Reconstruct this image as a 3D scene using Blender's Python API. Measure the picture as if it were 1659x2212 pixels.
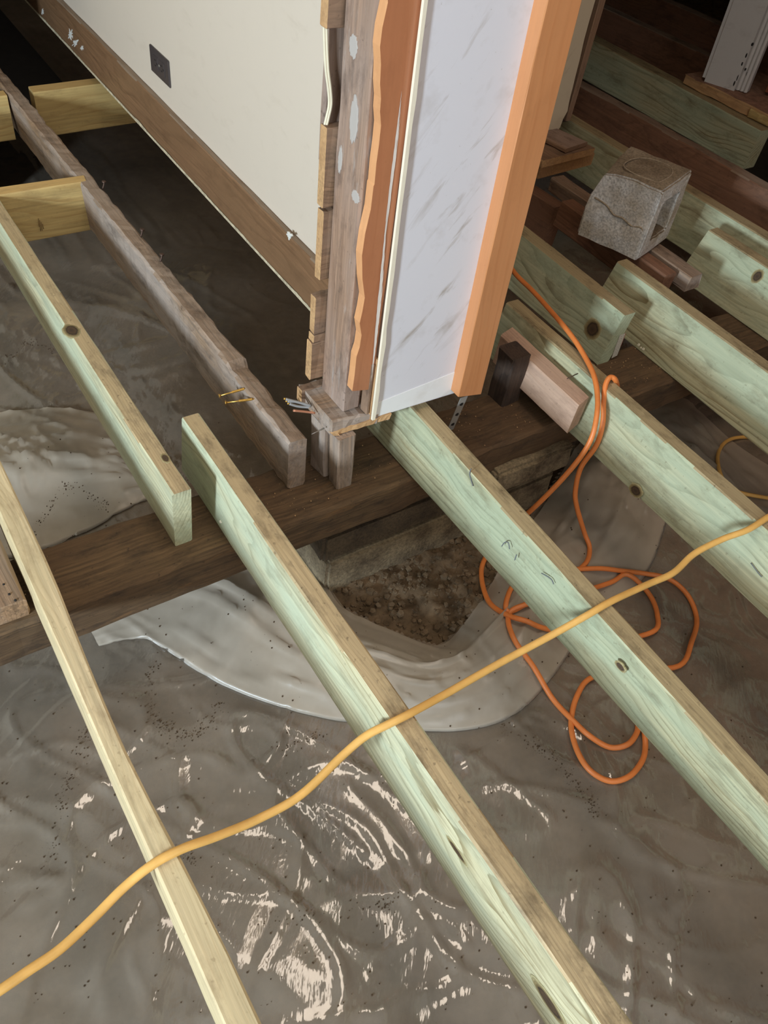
import bpy, bmesh, math, random
import numpy as np
from mathutils import Vector, Matrix, noise
random.seed(7)
S = bpy.context.scene
for o in list(bpy.data.objects): bpy.data.objects.remove(o)
COL = S.collection

# ------------------------------------------------------------------ camera
CX, CY, F, H = 829.5, 1106.0, 1800.0, 1.14
R = np.array([[0.8405046743590949, -0.3282234558736761, 0.431069896182571],
              [-0.531202539005803, -0.6558340439305529, 0.5363819249149674],
              [0.10665718416637393, -0.679816938473909, -0.7255847126488137]])
cam = bpy.data.cameras.new('camera'); camo = bpy.data.objects.new('camera', cam); COL.objects.link(camo)
cam.sensor_fit = 'VERTICAL'; cam.sensor_height = 36.0; cam.lens = 36.0 * F / 2212.0; cam.clip_start = 0.02
M = Matrix.Identity(4)
for i in range(3):
    M[i][0] = R[i, 0]; M[i][1] = -R[i, 1]; M[i][2] = -R[i, 2]
M[2][3] = H
camo.matrix_world = M
S.camera = camo

# ------------------------------------------------------------------ view, world, lights
S.view_settings.view_transform = 'Standard'; S.view_settings.look = 'None'
S.view_settings.gamma = 1.0; S.view_settings.use_curve_mapping = False
S.view_settings.exposure = 0.0
W = bpy.data.worlds.new('world'); S.world = W; W.use_nodes = True
W.node_tree.nodes['Background'].inputs[0].default_value = (0.75, 0.85, 1.0, 1)
W.node_tree.nodes['Background'].inputs[1].default_value = 0.6

def area(name, loc, target, sx, sy, power, color):
    l = bpy.data.lights.new(name, 'AREA'); l.shape = 'RECTANGLE'; l.size = sx; l.size_y = sy
    l.energy = power; l.color = color
    o = bpy.data.objects.new(name, l); COL.objects.link(o)
    o.location = loc
    o.rotation_euler = (Vector(target) - Vector(loc)).to_track_quat('-Z', 'Y').to_euler()
    return o
area('window_daylight_side', (-3.05, -0.42, 0.98), (0.7, 0.8, -0.02), 0.40, 0.60, 208, (0.71, 0.87, 1.0))
area('window_daylight_rear', (0.3, -2.25, 1.45), (0.9, 1.0, 0.3), 1.5, 1.2, 22, (0.90, 0.93, 1.0))
area('ceiling_lamp_light', (0.95, 0.95, 2.36), (0.95, 0.95, 0), 0.70, 0.70, 17, (1.0, 0.84, 0.68))

# ------------------------------------------------------------------ pixel helpers (directions only; distance from the plane named)
def ray(u, v): return R @ np.array([u - CX, v - CY, F])
def oz(u, v, z=0.0):
    d = ray(u, v); t = (z - H) / d[2]; return Vector((d[0]*t, d[1]*t, z))
def ox(u, v, x):
    d = ray(u, v); t = x / d[0]; return Vector((x, d[1]*t, H + d[2]*t))
def oy(u, v, y):
    d = ray(u, v); t = y / d[1]; return Vector((d[0]*t, y, H + d[2]*t))

# ------------------------------------------------------------------ tags
def tag(o, label=None, cat=None, group=None, kind=None):
    if label: o['label'] = label
    if cat: o['category'] = cat
    if group: o['group'] = group
    if kind: o['kind'] = kind
    return o
def empty(name, loc=(0, 0, 0)):
    o = bpy.data.objects.new(name, None); COL.objects.link(o); o.location = loc; o.empty_display_size = 0.05
    return o
def link(name, me, mats=(), parent=None, mw=None):
    o = bpy.data.objects.new(name, me); COL.objects.link(o)
    for m in mats: me.materials.append(m)
    if parent is not None:
        bpy.context.view_layer.update()
        o.parent = parent; o.matrix_parent_inverse = WM(parent).inverted()
    if mw is not None: o.matrix_basis = mw
    return o
def WM(o):
    m = o.matrix_basis.copy()
    if o.parent: m = WM(o.parent) @ o.matrix_parent_inverse @ m
    return m

# ------------------------------------------------------------------ materials
def srgb(r, g, b):
    f = lambda c: (c/255/12.92) if c/255 <= 0.04045 else ((c/255 + 0.055)/1.055)**2.4
    return (f(r), f(g), f(b), 1)
class NT:
    def __init__(s, name):
        s.m = bpy.data.materials.new(name); s.m.use_nodes = True
        s.t = s.m.node_tree; s.n = s.t.nodes; s.bsdf = s.n['Principled BSDF']; s.out = s.n['Material Output']
    def node(s, typ, **kw):
        x = s.n.new(typ)
        for k, v in kw.items():
            if k.startswith('i_'):
                key = k[2:]; key = int(key) if key.isdigit() else key.replace('_', ' ')
                x.inputs[key].default_value = v
            else: setattr(x, k, v)
        return x
    def l(s, a, b): s.t.links.new(a, b)
    def ramp(s, fac, stops, interp='LINEAR'):
        r = s.node('ShaderNodeValToRGB'); cr = r.color_ramp; cr.interpolation = interp
        while len(cr.elements) < len(stops): cr.elements.new(0.5)
        for e, (p, c) in zip(cr.elements, stops):
            e.position = p; e.color = c if len(c) == 4 else (*c, 1)
        s.l(fac, r.inputs[0]); return r.outputs[0]
    def mix(s, fac, a, b, mode='MIX'):
        x = s.node('ShaderNodeMix', data_type='RGBA', blend_type=mode)
        for sock, v in ((x.inputs[0], fac), (x.inputs[6], a), (x.inputs[7], b)):
            if hasattr(v, 'is_linked'): s.l(v, sock)
            else: sock.default_value = v
        return x.outputs[2]
    def math(s, op, a, b=0.0, c=None):
        x = s.node('ShaderNodeMath', operation=op)
        for i, v in enumerate((a, b) if c is None else (a, b, c)):
            if hasattr(v, 'is_linked'): s.l(v, x.inputs[i])
            else: x.inputs[i].default_value = v
        return x.outputs[0]
    def coords(s, scale=(1, 1, 1), rnd=0.0, kind='Object'):
        tc = s.node('ShaderNodeTexCoord'); mp = s.node('ShaderNodeMapping'); mp.inputs['Scale'].default_value = scale
        s.l(tc.outputs[kind], mp.inputs[0]); v = mp.outputs[0]
        if rnd:
            oi = s.node('ShaderNodeObjectInfo'); vm = s.node('ShaderNodeVectorMath', operation='MULTIPLY_ADD')
            s.l(oi.outputs['Random'], vm.inputs[0]); vm.inputs[1].default_value = (rnd, rnd*1.7, rnd*2.3); s.l(v, vm.inputs[2]); v = vm.outputs[0]
        return v
    def noise(s, vec, scale, detail=3, rough=0.55, dist=0.0):
        x = s.node('ShaderNodeTexNoise', i_Scale=scale, i_Detail=detail, i_Roughness=rough, i_Distortion=dist)
        s.l(vec, x.inputs['Vector']); return x.outputs[0]
    def bump(s, h, strength, dist):
        b = s.node('ShaderNodeBump', i_Strength=strength, i_Distance=dist); s.l(h, b.inputs['Height'])
        s.l(b.outputs[0], s.bsdf.inputs['Normal'])
K0 = (0, 0, 0, 1); K1 = (1, 1, 1, 1)

def wood(name, early, late, blotch, dirt, dirt_amt=0.35, ring=38, pith=(0.075, -0.055), rough=0.62, fibre=0.35, bump=0.25, wear=None, ringamt=0.75):
    """solid wood: growth rings round a pith line, fibre streaks along local X, blotches and dirt"""
    n = NT(name)
    v = n.coords((1, 1, 1), 3.0)
    # slow wander of the pith, stretched along the grain
    mp = n.node('ShaderNodeMapping'); mp.inputs['Scale'].default_value = (1.7, 5.0, 5.0); n.l(v, mp.inputs[0])
    wn = n.node('ShaderNodeTexNoise', i_Scale=1.0, i_Detail=2.0); n.l(mp.outputs[0], wn.inputs['Vector'])
    tc = n.coords((0.0, 1, 1))
    oi = n.node('ShaderNodeObjectInfo')
    off = n.node('ShaderNodeCombineXYZ'); off.inputs[1].default_value = pith[0]
    off.inputs[2].default_value = pith[1]
    add = n.node('ShaderNodeVectorMath', operation='ADD'); n.l(tc, add.inputs[0]); n.l(off.outputs[0], add.inputs[1])
    sub = n.node('ShaderNodeVectorMath', operation='MULTIPLY_ADD'); n.l(wn.outputs['Color'], sub.inputs[0])
    sub.inputs[1].default_value = (0, 0.11, 0.11); n.l(add.outputs[0], sub.inputs[2])
    wv = n.node('ShaderNodeTexWave', wave_type='RINGS', rings_direction='X', wave_profile='SAW', i_Scale=ring, i_Distortion=2.2, i_Detail=2.5)
    wv.inputs['Detail Scale'].default_value = 1.2
    n.l(sub.outputs[0], wv.inputs['Vector'])
    g = n.ramp(wv.outputs['Fac'], [(0.0, K0), (0.62, (.10, .10, .10, 1)), (0.88, (.85, .85, .85, 1)), (0.97, K1), (1.0, K0)])
    mpv = n.node('ShaderNodeMapping'); mpv.inputs['Scale'].default_value = (1.5, 28, 28); n.l(v, mpv.inputs[0])
    gv = n.ramp(n.noise(mpv.outputs[0], 1.0, 3), [(0.35, (.25,)*3), (0.65, (1.0,)*3)])
    g = n.math('MULTIPLY', g, n.math('MULTIPLY', gv, ringamt))
    col = n.mix(g, early, late)
    mp2 = n.node('ShaderNodeMapping'); mp2.inputs['Scale'].default_value = (3.5, 160, 160); n.l(v, mp2.inputs[0])
    fb = n.noise(mp2.outputs[0], 1.0, 4, 0.65)
    fbr = n.ramp(fb, [(0.3, (1 - fibre,)*3), (0.7, (1 + fibre*0.35,)*3)])
    col = n.mix(1.0, col, fbr, 'MULTIPLY')
    mp3 = n.node('ShaderNodeMapping'); mp3.inputs['Scale'].default_value = (2.2, 9, 9); n.l(v, mp3.inputs[0])
    bl = n.ramp(n.noise(mp3.outputs[0], 1.0, 3), [(0.36, K0), (0.60, K1)])
    col = n.mix(n.math('MULTIPLY', bl, 0.62), col, blotch)
    mp4 = n.node('ShaderNodeMapping'); mp4.inputs['Scale'].default_value = (9, 22, 22); n.l(v, mp4.inputs[0])
    dn = n.ramp(n.noise(mp4.outputs[0], 1.0, 6, 0.72), [(0.50, K0), (0.68, K1)])
    col = n.mix(n.math('MULTIPLY', dn, dirt_amt), col, dirt)
    sp = n.ramp(n.noise(v, 95, 2), [(0.66, K0), (0.74, K1)])
    col = n.mix(n.math('MULTIPLY', sp, dirt_amt*0.8), col, dirt)
    if wear:
        mp5 = n.node('ShaderNodeMapping'); mp5.inputs['Scale'].default_value = (6, 40, 40); n.l(v, mp5.inputs[0])
        wr = n.ramp(n.noise(mp5.outputs[0], 1.0, 5, 0.7), [(0.60, K0), (0.70, K1)])
        col = n.mix(n.math('MULTIPLY', wr, 0.6), col, wear)
    n.l(col, n.bsdf.inputs['Base Color']); n.bsdf.inputs['Roughness'].default_value = rough
    hh = n.math('ADD', n.math('MULTIPLY', fb, 0.7), n.math('MULTIPLY', g, -0.08))
    n.bump(hh, bump, 0.002)
    return n.m

MINT_E, MINT_L = srgb(206, 208, 168), srgb(150, 140, 92)
M_treated = wood('treated_pine', srgb(208, 198, 160), srgb(138, 120, 78), srgb(190, 202, 176), srgb(122, 106, 74), 0.36, ring=40, ringamt=1.0)
M_treated_top = wood('treated_pine_walked_on', srgb(196, 172, 132), srgb(152, 124, 84), srgb(168, 144, 106), srgb(92, 76, 54), 0.7, ring=46)
M_treated2 = wood('treated_pine_green', srgb(194, 186, 148), srgb(128, 110, 70), srgb(172, 186, 158), srgb(104, 90, 62), 0.46, ring=30, pith=(0.05, -0.09), ringamt=1.0)
M_treated2_top = wood('treated_pine_green_top', srgb(184, 164, 124), srgb(140, 118, 80), srgb(156, 138, 104), srgb(86, 72, 50), 0.7, ring=46)
M_yellow = wood('yellow_pine', srgb(206, 178, 118), srgb(160, 118, 62), srgb(190, 158, 100), srgb(120, 92, 56), 0.3, ring=20, pith=(0.1, -0.09))
M_yellow_top = wood('yellow_pine_edge', srgb(214, 176, 112), srgb(186, 138, 76), srgb(200, 164, 104), srgb(140, 104, 62), 0.25, ring=40)
M_strip = wood('pale_pine_edge', srgb(218, 196, 156), srgb(176, 146, 104), srgb(202, 184, 142), srgb(124, 98, 68), 0.42, ring=55, pith=(0.03, -0.15))
M_old = wood('old_rough_wood', srgb(160, 128, 98), srgb(102, 74, 50), srgb(176, 164, 156), srgb(60, 44, 30), 0.55, ring=40, rough=0.8, fibre=0.5, bump=0.6, ringamt=0.6)
M_old_top = wood('old_rough_wood_top', srgb(144, 116, 92), srgb(96, 72, 54), srgb(158, 138, 120), srgb(50, 37, 28), 0.6, ring=40, rough=0.85, fibre=0.5, bump=0.7, ringamt=0.5)
M_girder = wood('dark_girder_wood', srgb(108, 84, 58), srgb(66, 48, 32), srgb(88, 64, 42), srgb(40, 30, 22), 0.65, ring=26, rough=0.85, fibre=0.6, bump=0.9, wear=srgb(138, 100, 62), ringamt=0.35)
M_stud = wood('grey_brown_stud', srgb(166, 132, 108), srgb(134, 102, 80), srgb(160, 142, 132), srgb(82, 64, 54), 0.62, ring=30, rough=0.8, fibre=0.4, bump=0.45, ringamt=0.5, wear=srgb(176, 164, 156))
M_sawn = wood('fresh_sawn_end', srgb(206, 164, 116), srgb(164, 118, 76), srgb(188, 144, 100), srgb(120, 86, 56), 0.35, ring=60, rough=0.8, fibre=0.4, bump=0.5)
M_plank = wood('brown_plank', srgb(152, 118, 90), srgb(112, 82, 60), srgb(140, 116, 98), srgb(76, 56, 42), 0.5, ring=45, rough=0.8)
M_casing = wood('orange_varnished_wood', srgb(200, 134, 86), srgb(188, 120, 74), srgb(206, 142, 94), srgb(150, 92, 58), 0.12, ring=14, rough=0.35, fibre=0.08, bump=0.06)
M_broken = wood('orange_broken_edge', srgb(224, 162, 112), srgb(212, 148, 96), srgb(216, 156, 106), srgb(150, 96, 60), 0.2, ring=20, rough=0.55, fibre=0.12, bump=0.1)
M_red = wood('red_brown_varnished_wood', srgb(180, 116, 80), srgb(162, 98, 64), srgb(184, 120, 82), srgb(122, 72, 48), 0.15, ring=14, rough=0.3, fibre=0.1, bump=0.06)
M_dust = wood('dusty_ledge', srgb(150, 128, 106), srgb(122, 100, 80), srgb(140, 118, 98), srgb(96, 78, 60), 0.3, rough=0.85)
M_base = wood('brown_baseboard_wood', srgb(140, 104, 74), srgb(104, 74, 50), srgb(128, 96, 68), srgb(88, 62, 42), 0.35, ring=30, rough=0.45, fibre=0.3, bump=0.15)
M_pink = wood('pink_fir', srgb(208, 170, 146), srgb(164, 118, 90), srgb(196, 164, 140), srgb(104, 74, 58), 0.35, ring=34, rough=0.7)
M_black = wood('charred_dark_wood', srgb(78, 60, 48), srgb(44, 33, 26), srgb(66, 52, 46), srgb(26, 20, 17), 0.6, ring=40, rough=0.8, bump=0.6)
M_redold = wood('reddish_old_wood', srgb(140, 98, 72), srgb(96, 62, 44), srgb(124, 90, 70), srgb(60, 42, 32), 0.5, ring=36, rough=0.8, bump=0.4)

def drywall(name, base, smudge, amt, rough=0.5):
    n = NT(name); v = n.coords()
    m0 = n.node('ShaderNodeMapping'); m0.inputs['Rotation'].default_value = (0, math.radians(48), 0); n.l(v, m0.inputs[0])
    mp = n.node('ShaderNodeMapping'); mp.inputs['Scale'].default_value = (7, 9, 34); n.l(m0.outputs[0], mp.inputs[0])
    a = n.ramp(n.noise(mp.outputs[0], 1.0, 5, 0.6, 0.6), [(0.56, K0), (0.72, K1)])
    b = n.ramp(n.noise(v, 5.0, 2), [(0.42, K0), (0.58, K1)])
    c = n.ramp(n.noise(v, 120, 2), [(0.72, K0), (0.77, K1)])
    d = n.ramp(n.noise(v, 14, 4, 0.6), [(0.56, K0), (0.8, K1)])
    f = n.math('MULTIPLY', n.math('ADD', n.math('MULTIPLY', a, b), n.math('ADD', n.math('MULTIPLY', c, 0.4), n.math('MULTIPLY', d, 0.35))), amt)
    n.l(n.mix(f, base, smudge), n.bsdf.inputs['Base Color']); n.bsdf.inputs['Roughness'].default_value = rough
    n.bump(n.noise(v, 160, 2), 0.06, 0.001)
    return n.m
M_white = drywall('white_painted_drywall', srgb(224, 220, 224), srgb(140, 120, 92), 0.7, 0.4)
M_patch = drywall('bare_white_drywall', srgb(238, 236, 234), srgb(176, 160, 136), 0.6, 0.6)
M_cream = drywall('cream_painted_wall', srgb(218, 202, 184), srgb(170, 150, 128), 0.16, 0.45)
M_creamd = drywall('cream_wall_dusty', srgb(206, 192, 166), srgb(140, 110, 84), 0.5, 0.6)
M_plaster = drywall('room_plaster', srgb(196, 184, 164), srgb(150, 134, 110), 0.3, 0.8)
M_redwall = drywall('red_brown_plaster', srgb(138, 82, 54), srgb(80, 50, 38), 0.9, 0.85)
M_postw = drywall('old_white_gloss_paint', srgb(206, 202, 198), srgb(96, 84, 76), 0.55, 0.35)

def simple(name, col, rough=0.5, metal=0.0, var=0.0, scale=30, bump=0.0, spec=0.5):
    n = NT(name); v = n.coords()
    f = n.noise(v, scale, 4, 0.6)
    dark = tuple(c*(1 - var) for c in col[:3]) + (1,); lite = tuple(min(1, c*(1 + var)) for c in col[:3]) + (1,)
    n.l(n.ramp(f, [(0.3, dark), (0.7, lite)]), n.bsdf.inputs['Base Color'])
    n.bsdf.inputs['Roughness'].default_value = rough; n.bsdf.inputs['Metallic'].default_value = metal
    n.bsdf.inputs['Specular IOR Level'].default_value = spec
    if bump: n.bump(n.noise(v, scale*2, 5, 0.65), bump, 0.004)
    return n.m
M_gold = simple('yellow_zinc_screw', srgb(214, 168, 84), 0.3, 0.85, 0.1)
M_rust = simple('rusty_nail_steel', srgb(92, 72, 62), 0.55, 0.7, 0.3, 200)
M_steel = simple('galvanised_steel', srgb(196, 196, 192), 0.3, 0.9, 0.1)
M_copper = simple('copper_wire', srgb(226, 160, 128), 0.35, 0.6, 0.08)
M_greywire = simple('grey_cable_sheath', srgb(150, 148, 146), 0.5, 0, 0.15)
M_creamwire = simple('cream_cable_sheath', srgb(226, 214, 186), 0.5, 0, 0.06)
M_strap = simple('clear_grey_strap', srgb(176, 172, 164), 0.25, 0.3, 0.15)
M_outlet = simple('dark_brown_plastic', srgb(66, 58, 58), 0.35, 0, 0.1)
M_slot = simple('outlet_slot_black', srgb(24, 20, 20), 0.6)
M_orange = simple('orange_cord_jacket', srgb(222, 128, 64), 0.42, 0, 0.10, 26)
M_ycord = simple('yellow_cord_jacket', srgb(230, 178, 98), 0.45, 0, 0.10, 30)
M_soil = simple('damp_brown_soil', srgb(104, 86, 66), 0.95, 0, 0.45, 22, 0.8, 0.2)
M_clod = simple('dark_soil_crumb', srgb(76, 60, 44), 0.95, 0, 0.4, 60, 0.4, 0.2)
M_sawdust = simple('wood_chip', srgb(176, 140, 98), 0.8, 0, 0.3, 60)
M_bright = simple('bright_screw_head', srgb(240, 230, 206), 0.3, 0.2, 0.05)
M_ceil = simple('ceiling_paint', srgb(214, 206, 192), 0.9)

def mk_concrete(name, base, stain, rough=0.9):
    n = NT(name); v = n.coords()
    a = n.ramp(n.noise(v, 9, 5, 0.65), [(0.38, K0), (0.66, K1)])
    col = n.mix(a, base, stain)
    sp = n.ramp(n.noise(v, 170, 2), [(0.30, (.6, .6, .6, 1)), (0.62, (1.08, 1.08, 1.08, 1))])
    col = n.mix(1.0, col, sp, 'MULTIPLY')
    n.l(col, n.bsdf.inputs['Base Color']); n.bsdf.inputs['Roughness'].default_value = rough
    n.bump(n.math('ADD', n.noise(v, 140, 3), n.math('MULTIPLY', n.noise(v, 22, 4), 1.5)), 0.5, 0.003)
    return n.m
M_block = mk_concrete('grey_concrete_block', srgb(218, 216, 214), srgb(180, 168, 150))
M_blocktop = mk_concrete('soil_stained_concrete', srgb(158, 142, 120), srgb(116, 98, 76))
M_pier = mk_concrete('muddy_concrete', srgb(146, 128, 100), srgb(84, 68, 50))
M_piermud = mk_concrete('mud_smeared_concrete', srgb(92, 76, 56), srgb(58, 46, 34))

def mk_knot():
    n = NT('pine_knot'); v = n.coords((1, 1, 0))
    ln = n.node('ShaderNodeVectorMath', operation='LENGTH'); n.l(v, ln.inputs[0])
    r = n.math('ADD', ln.outputs['Value'], n.math('MULTIPLY', n.math('SUBTRACT', n.noise(v, 2.2, 4, 0.6), 0.5), 0.35))
    rings = n.node('ShaderNodeTexWave', wave_type='RINGS', rings_direction='Z', i_Scale=2.6, i_Distortion=2.0, i_Detail=2.0); n.l(v, rings.inputs['Vector'])
    c = n.ramp(r, [(0.0, srgb(58, 42, 28)), (0.42, srgb(84, 62, 40)), (0.56, srgb(40, 29, 20)), (0.66, srgb(118, 98, 62)), (0.82, srgb(150, 134, 92)), (1.0, srgb(184, 174, 132))])
    c = n.mix(n.math('MULTIPLY', rings.outputs['Fac'], 0.35), c, srgb(60, 46, 30))
    n.l(c, n.bsdf.inputs['Base Color']); n.bsdf.inputs['Roughness'].default_value = 0.6
    return n.m
M_knot = mk_knot()

def mk_film(name, haze, milk, rough=0.10):
    """translucent polythene film: part clear, part milky, glossy on top"""
    n = NT(name); v = n.coords()
    n.n.remove(n.bsdf)
    tr = n.node('ShaderNodeBsdfTransparent'); tr.inputs[0].default_value = (0.93, 0.92, 0.90, 1)
    df = n.node('ShaderNodeBsdfDiffuse'); 
    dust = n.ramp(n.noise(v, 6, 4, 0.65), [(0.40, K0), (0.75, K1)])
    n.l(n.mix(n.math('MULTIPLY', dust, 0.5), milk, srgb(160, 144, 122)), df.inputs[0])
    tl = n.node('ShaderNodeBsdfTranslucent'); tl.inputs[0].default_value = milk
    ms = n.node('ShaderNodeMixShader'); ms.inputs[0].default_value = 0.25; n.l(df.outputs[0], ms.inputs[1]); n.l(tl.outputs[0], ms.inputs[2])
    hz = n.math('ADD', n.math('MULTIPLY', n.noise(v, 3.2, 3), 0.22), haze - 0.11)
    m1 = n.node('ShaderNodeMixShader'); n.l(hz, m1.inputs[0]); n.l(tr.outputs[0], m1.inputs[1]); n.l(ms.outputs[0], m1.inputs[2])
    gl = n.node('ShaderNodeBsdfGlossy'); gl.inputs['Roughness'].default_value = rough; gl.inputs[0].default_value = (1, 1, 1, 1)
    fr = n.node('ShaderNodeFresnel', i_IOR=1.5)
    m0 = n.node('ShaderNodeMapping'); m0.inputs['Rotation'].default_value = (0, 0, 0.7); n.l(v, m0.inputs[0])
    mp = n.node('ShaderNodeMapping'); mp.inputs['Scale'].default_value = (22, 7, 9); n.l(m0.outputs[0], mp.inputs[0])
    h1 = n.noise(mp.outputs[0], 1.0, 4, 0.55, 0.3); h2 = n.noise(v, 60, 2)
    b = n.node('ShaderNodeBump', i_Strength=0.4, i_Distance=0.006)
    n.l(n.math('ADD', h1, n.math('MULTIPLY', h2, 0.05)), b.inputs['Height'])
    n.l(b.outputs[0], gl.inputs['Normal']); n.l(b.outputs[0], fr.inputs['Normal'])
    m2 = n.node('ShaderNodeMixShader'); n.l(n.math('MULTIPLY', fr.outputs[0], 1.3), m2.inputs[0]); n.l(m1.outputs[0], m2.inputs[1]); n.l(gl.outputs[0], m2.inputs[2])
    n.l(m2.outputs[0], n.out.inputs['Surface'])
    return n.m
M_film = mk_film('polythene_film', 0.37, srgb(206, 189, 170), 0.07)
M_film2 = mk_film('polythene_film_folded_double', 0.68, srgb(210, 196, 178), 0.38)

# ------------------------------------------------------------------ mesh builders
def frame(p, q):
    """local frame: X along p->q, Z as near up as possible"""
    x = (q - p).normalized(); up = Vector((0, 0, 1))
    if abs(x.z) > 0.9: up = Vector((0, -1, 0))
    y = up.cross(x).normalized(); z = x.cross(y)
    m = Matrix.Identity(4)
    for i in range(3): m[i][0] = x[i]; m[i][1] = y[i]; m[i][2] = z[i]; m[i][3] = p[i]
    return m
def lumber(name, TL, TR, BL, mats, parent=None, seg=0.08, cham=0.003, jit=0.0006, mod=None, seed=0, endmat=None, BR=None):
    """a sawn timber from its two ends; TL,TR,BL = ((x,y,z),(x,y,z)) start and end of three long edges; chamfered, slightly uneven"""
    TL = [Vector(a) for a in TL]; TR = [Vector(a) for a in TR]; BL = [Vector(a) for a in BL]
    BR = [TR[i] + BL[i] - TL[i] for i in (0, 1)] if BR is None else [Vector(a) for a in BR]
    mw = frame(TL[0], TL[1]); inv = mw.inverted()
    L = (TL[1] - TL[0]).length; n = max(2, int(L/seg))
    rnd = random.Random(seed*131 + hash(name) % 1 + 5)
    bm = bmesh.new(); rings = []
    for k in range(n + 1):
        t = k/n
        c = [a[0].lerp(a[1], t) for a in (TL, TR, BR, BL)]
        if mod: c = mod(t, c)
        pts = []
        for i in range(4):
            p = c[i]; pr = c[i - 1]; nx = c[(i + 1) % 4]
            for q in (pr, nx):
                d = (q - p); s = p + d.normalized()*min(cham, d.length*0.3)
                s = s + Vector([rnd.uniform(-jit, jit) for _ in range(3)]); pts.append(s)
        rings.append([bm.verts.new(inv @ p) for p in pts])
    for k in range(n):
        for i in range(8):
            bm.faces.new((rings[k][i], rings[k][(i + 1) % 8], rings[k + 1][(i + 1) % 8], rings[k + 1][i]))
    e0 = bm.faces.new(rings[0][::-1]); e1 = bm.faces.new(rings[-1])
    bmesh.ops.recalc_face_normals(bm, faces=bm.faces)
    bm.normal_update()
    for f in bm.faces:
        w = mw.to_3x3() @ f.normal
        f.material_index = 1 if (len(mats) > 1 and w.z > 0.75) else 0
        if f in (e0, e1) and endmat is not None: f.material_index = endmat
    me = bpy.data.meshes.new(name); bm.to_mesh(me); bm.free()
    return link(name, me, mats, parent, mw)
def boxl(name, x0, x1, y0, y1, z0, z1, mats, parent=None, axis='x', **kw):
    """axis-aligned timber whose grain runs along axis"""
    if axis == 'y':
        return lumber(name, ((x0, y1, z1), (x0, y0, z1)), ((x1, y1, z1), (x1, y0, z1)), ((x0, y1, z0), (x0, y0, z0)), mats, parent, **kw)
    if axis == 'x':
        return lumber(name, ((x0, y0, z1), (x1, y0, z1)), ((x0, y1, z1), (x1, y1, z1)), ((x0, y0, z0), (x1, y0, z0)), mats, parent, **kw)
    return lumber(name, ((x0, y0, z0), (x0, y0, z1)), ((x1, y0, z0), (x1, y0, z1)), ((x0, y1, z0), (x0, y1, z1)), mats, parent, **kw)
def slab(name, pts, thick, mats, parent=None, smooth=False, sidemat=0, bev=0.0, grain=None):
    """planar outline (world points, in order) given thickness along -normal*thick"""
    P = [Vector(p) for p in pts]; org = P[0].copy()
    nrm = Vector((0, 0, 0))
    for i in range(len(P)): nrm += (P[i] - org).cross(P[(i + 1) % len(P)] - org)
    nrm.normalize()
    rot = Matrix(((0, 1, 0), (0, 0, 1), (1, 0, 0))) if grain == 'z' else Matrix.Identity(3)
    inv = rot.inverted(); bm = bmesh.new()
    a = [bm.verts.new(inv @ (p - org)) for p in P]; b = [bm.verts.new(inv @ (p - org - nrm*thick)) for p in P]
    f1 = bm.faces.new(a); bm.faces.new(b[::-1])
    for i in range(len(P)):
        f = bm.faces.new((a[i], b[i], b[(i + 1) % len(P)], a[(i + 1) % len(P)])); f.material_index = sidemat
    bmesh.ops.recalc_face_normals(bm, faces=bm.faces)
    if bev: bmesh.ops.bevel(bm, geom=list(bm.edges), offset=bev, segments=1, affect='EDGES')
    me = bpy.data.meshes.new(name); bm.to_mesh(me); bm.free()
    return link(name, me, mats, parent, Matrix.Translation(org) @ rot.to_4x4())
def smooth_path(P, sub=6):
    P = [Vector(p) for p in P]; out = []
    for i in range(len(P) - 1):
        p0 = P[max(0, i - 1)]; p1 = P[i]; p2 = P[i + 1]; p3 = P[min(len(P) - 1, i + 2)]
        for k in range(sub):
            t = k/sub
            out.append(0.5*((2*p1) + (p2 - p0)*t + (2*p0 - 5*p1 + 4*p2 - p3)*t*t + (3*p1 - p0 - 3*p2 + p3)*t**3))
    out.append(P[-1]); return out
def tube(name, P, r, mats, parent=None, sides=10, sub=6, rfun=None):
    Q = smooth_path(P, sub) if sub > 1 else [Vector(p) for p in P]
    org = Q[0].copy(); bm = bmesh.new(); rings = []; up = None
    for i, p in enumerate(Q):
        t = (Q[min(i + 1, len(Q) - 1)] - Q[max(i - 1, 0)]).normalized()
        if up is None:
            up = Vector((0, 0, 1)) if abs(t.z) < 0.9 else Vector((1, 0, 0))
        u = (up - t*up.dot(t)).normalized(); up = u; w = t.cross(u)
        rr = rfun(i/(len(Q) - 1)) if rfun else r
        rings.append([bm.verts.new(p - org + (u*math.cos(a) + w*math.sin(a))*rr) for a in [2*math.pi*k/sides for k in range(sides)]])
    for a, b in zip(rings, rings[1:]):
        for k in range(sides):
            f = bm.faces.new((a[k], a[(k + 1) % sides], b[(k + 1) % sides], b[k])); f.smooth = True
    bm.faces.new(rings[0][::-1]); bm.faces.new(rings[-1])
    bmesh.ops.recalc_face_normals(bm, faces=bm.faces)
    me = bpy.data.meshes.new(name); bm.to_mesh(me); bm.free()
    return link(name, me, mats, parent, Matrix.Translation(org))
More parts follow.
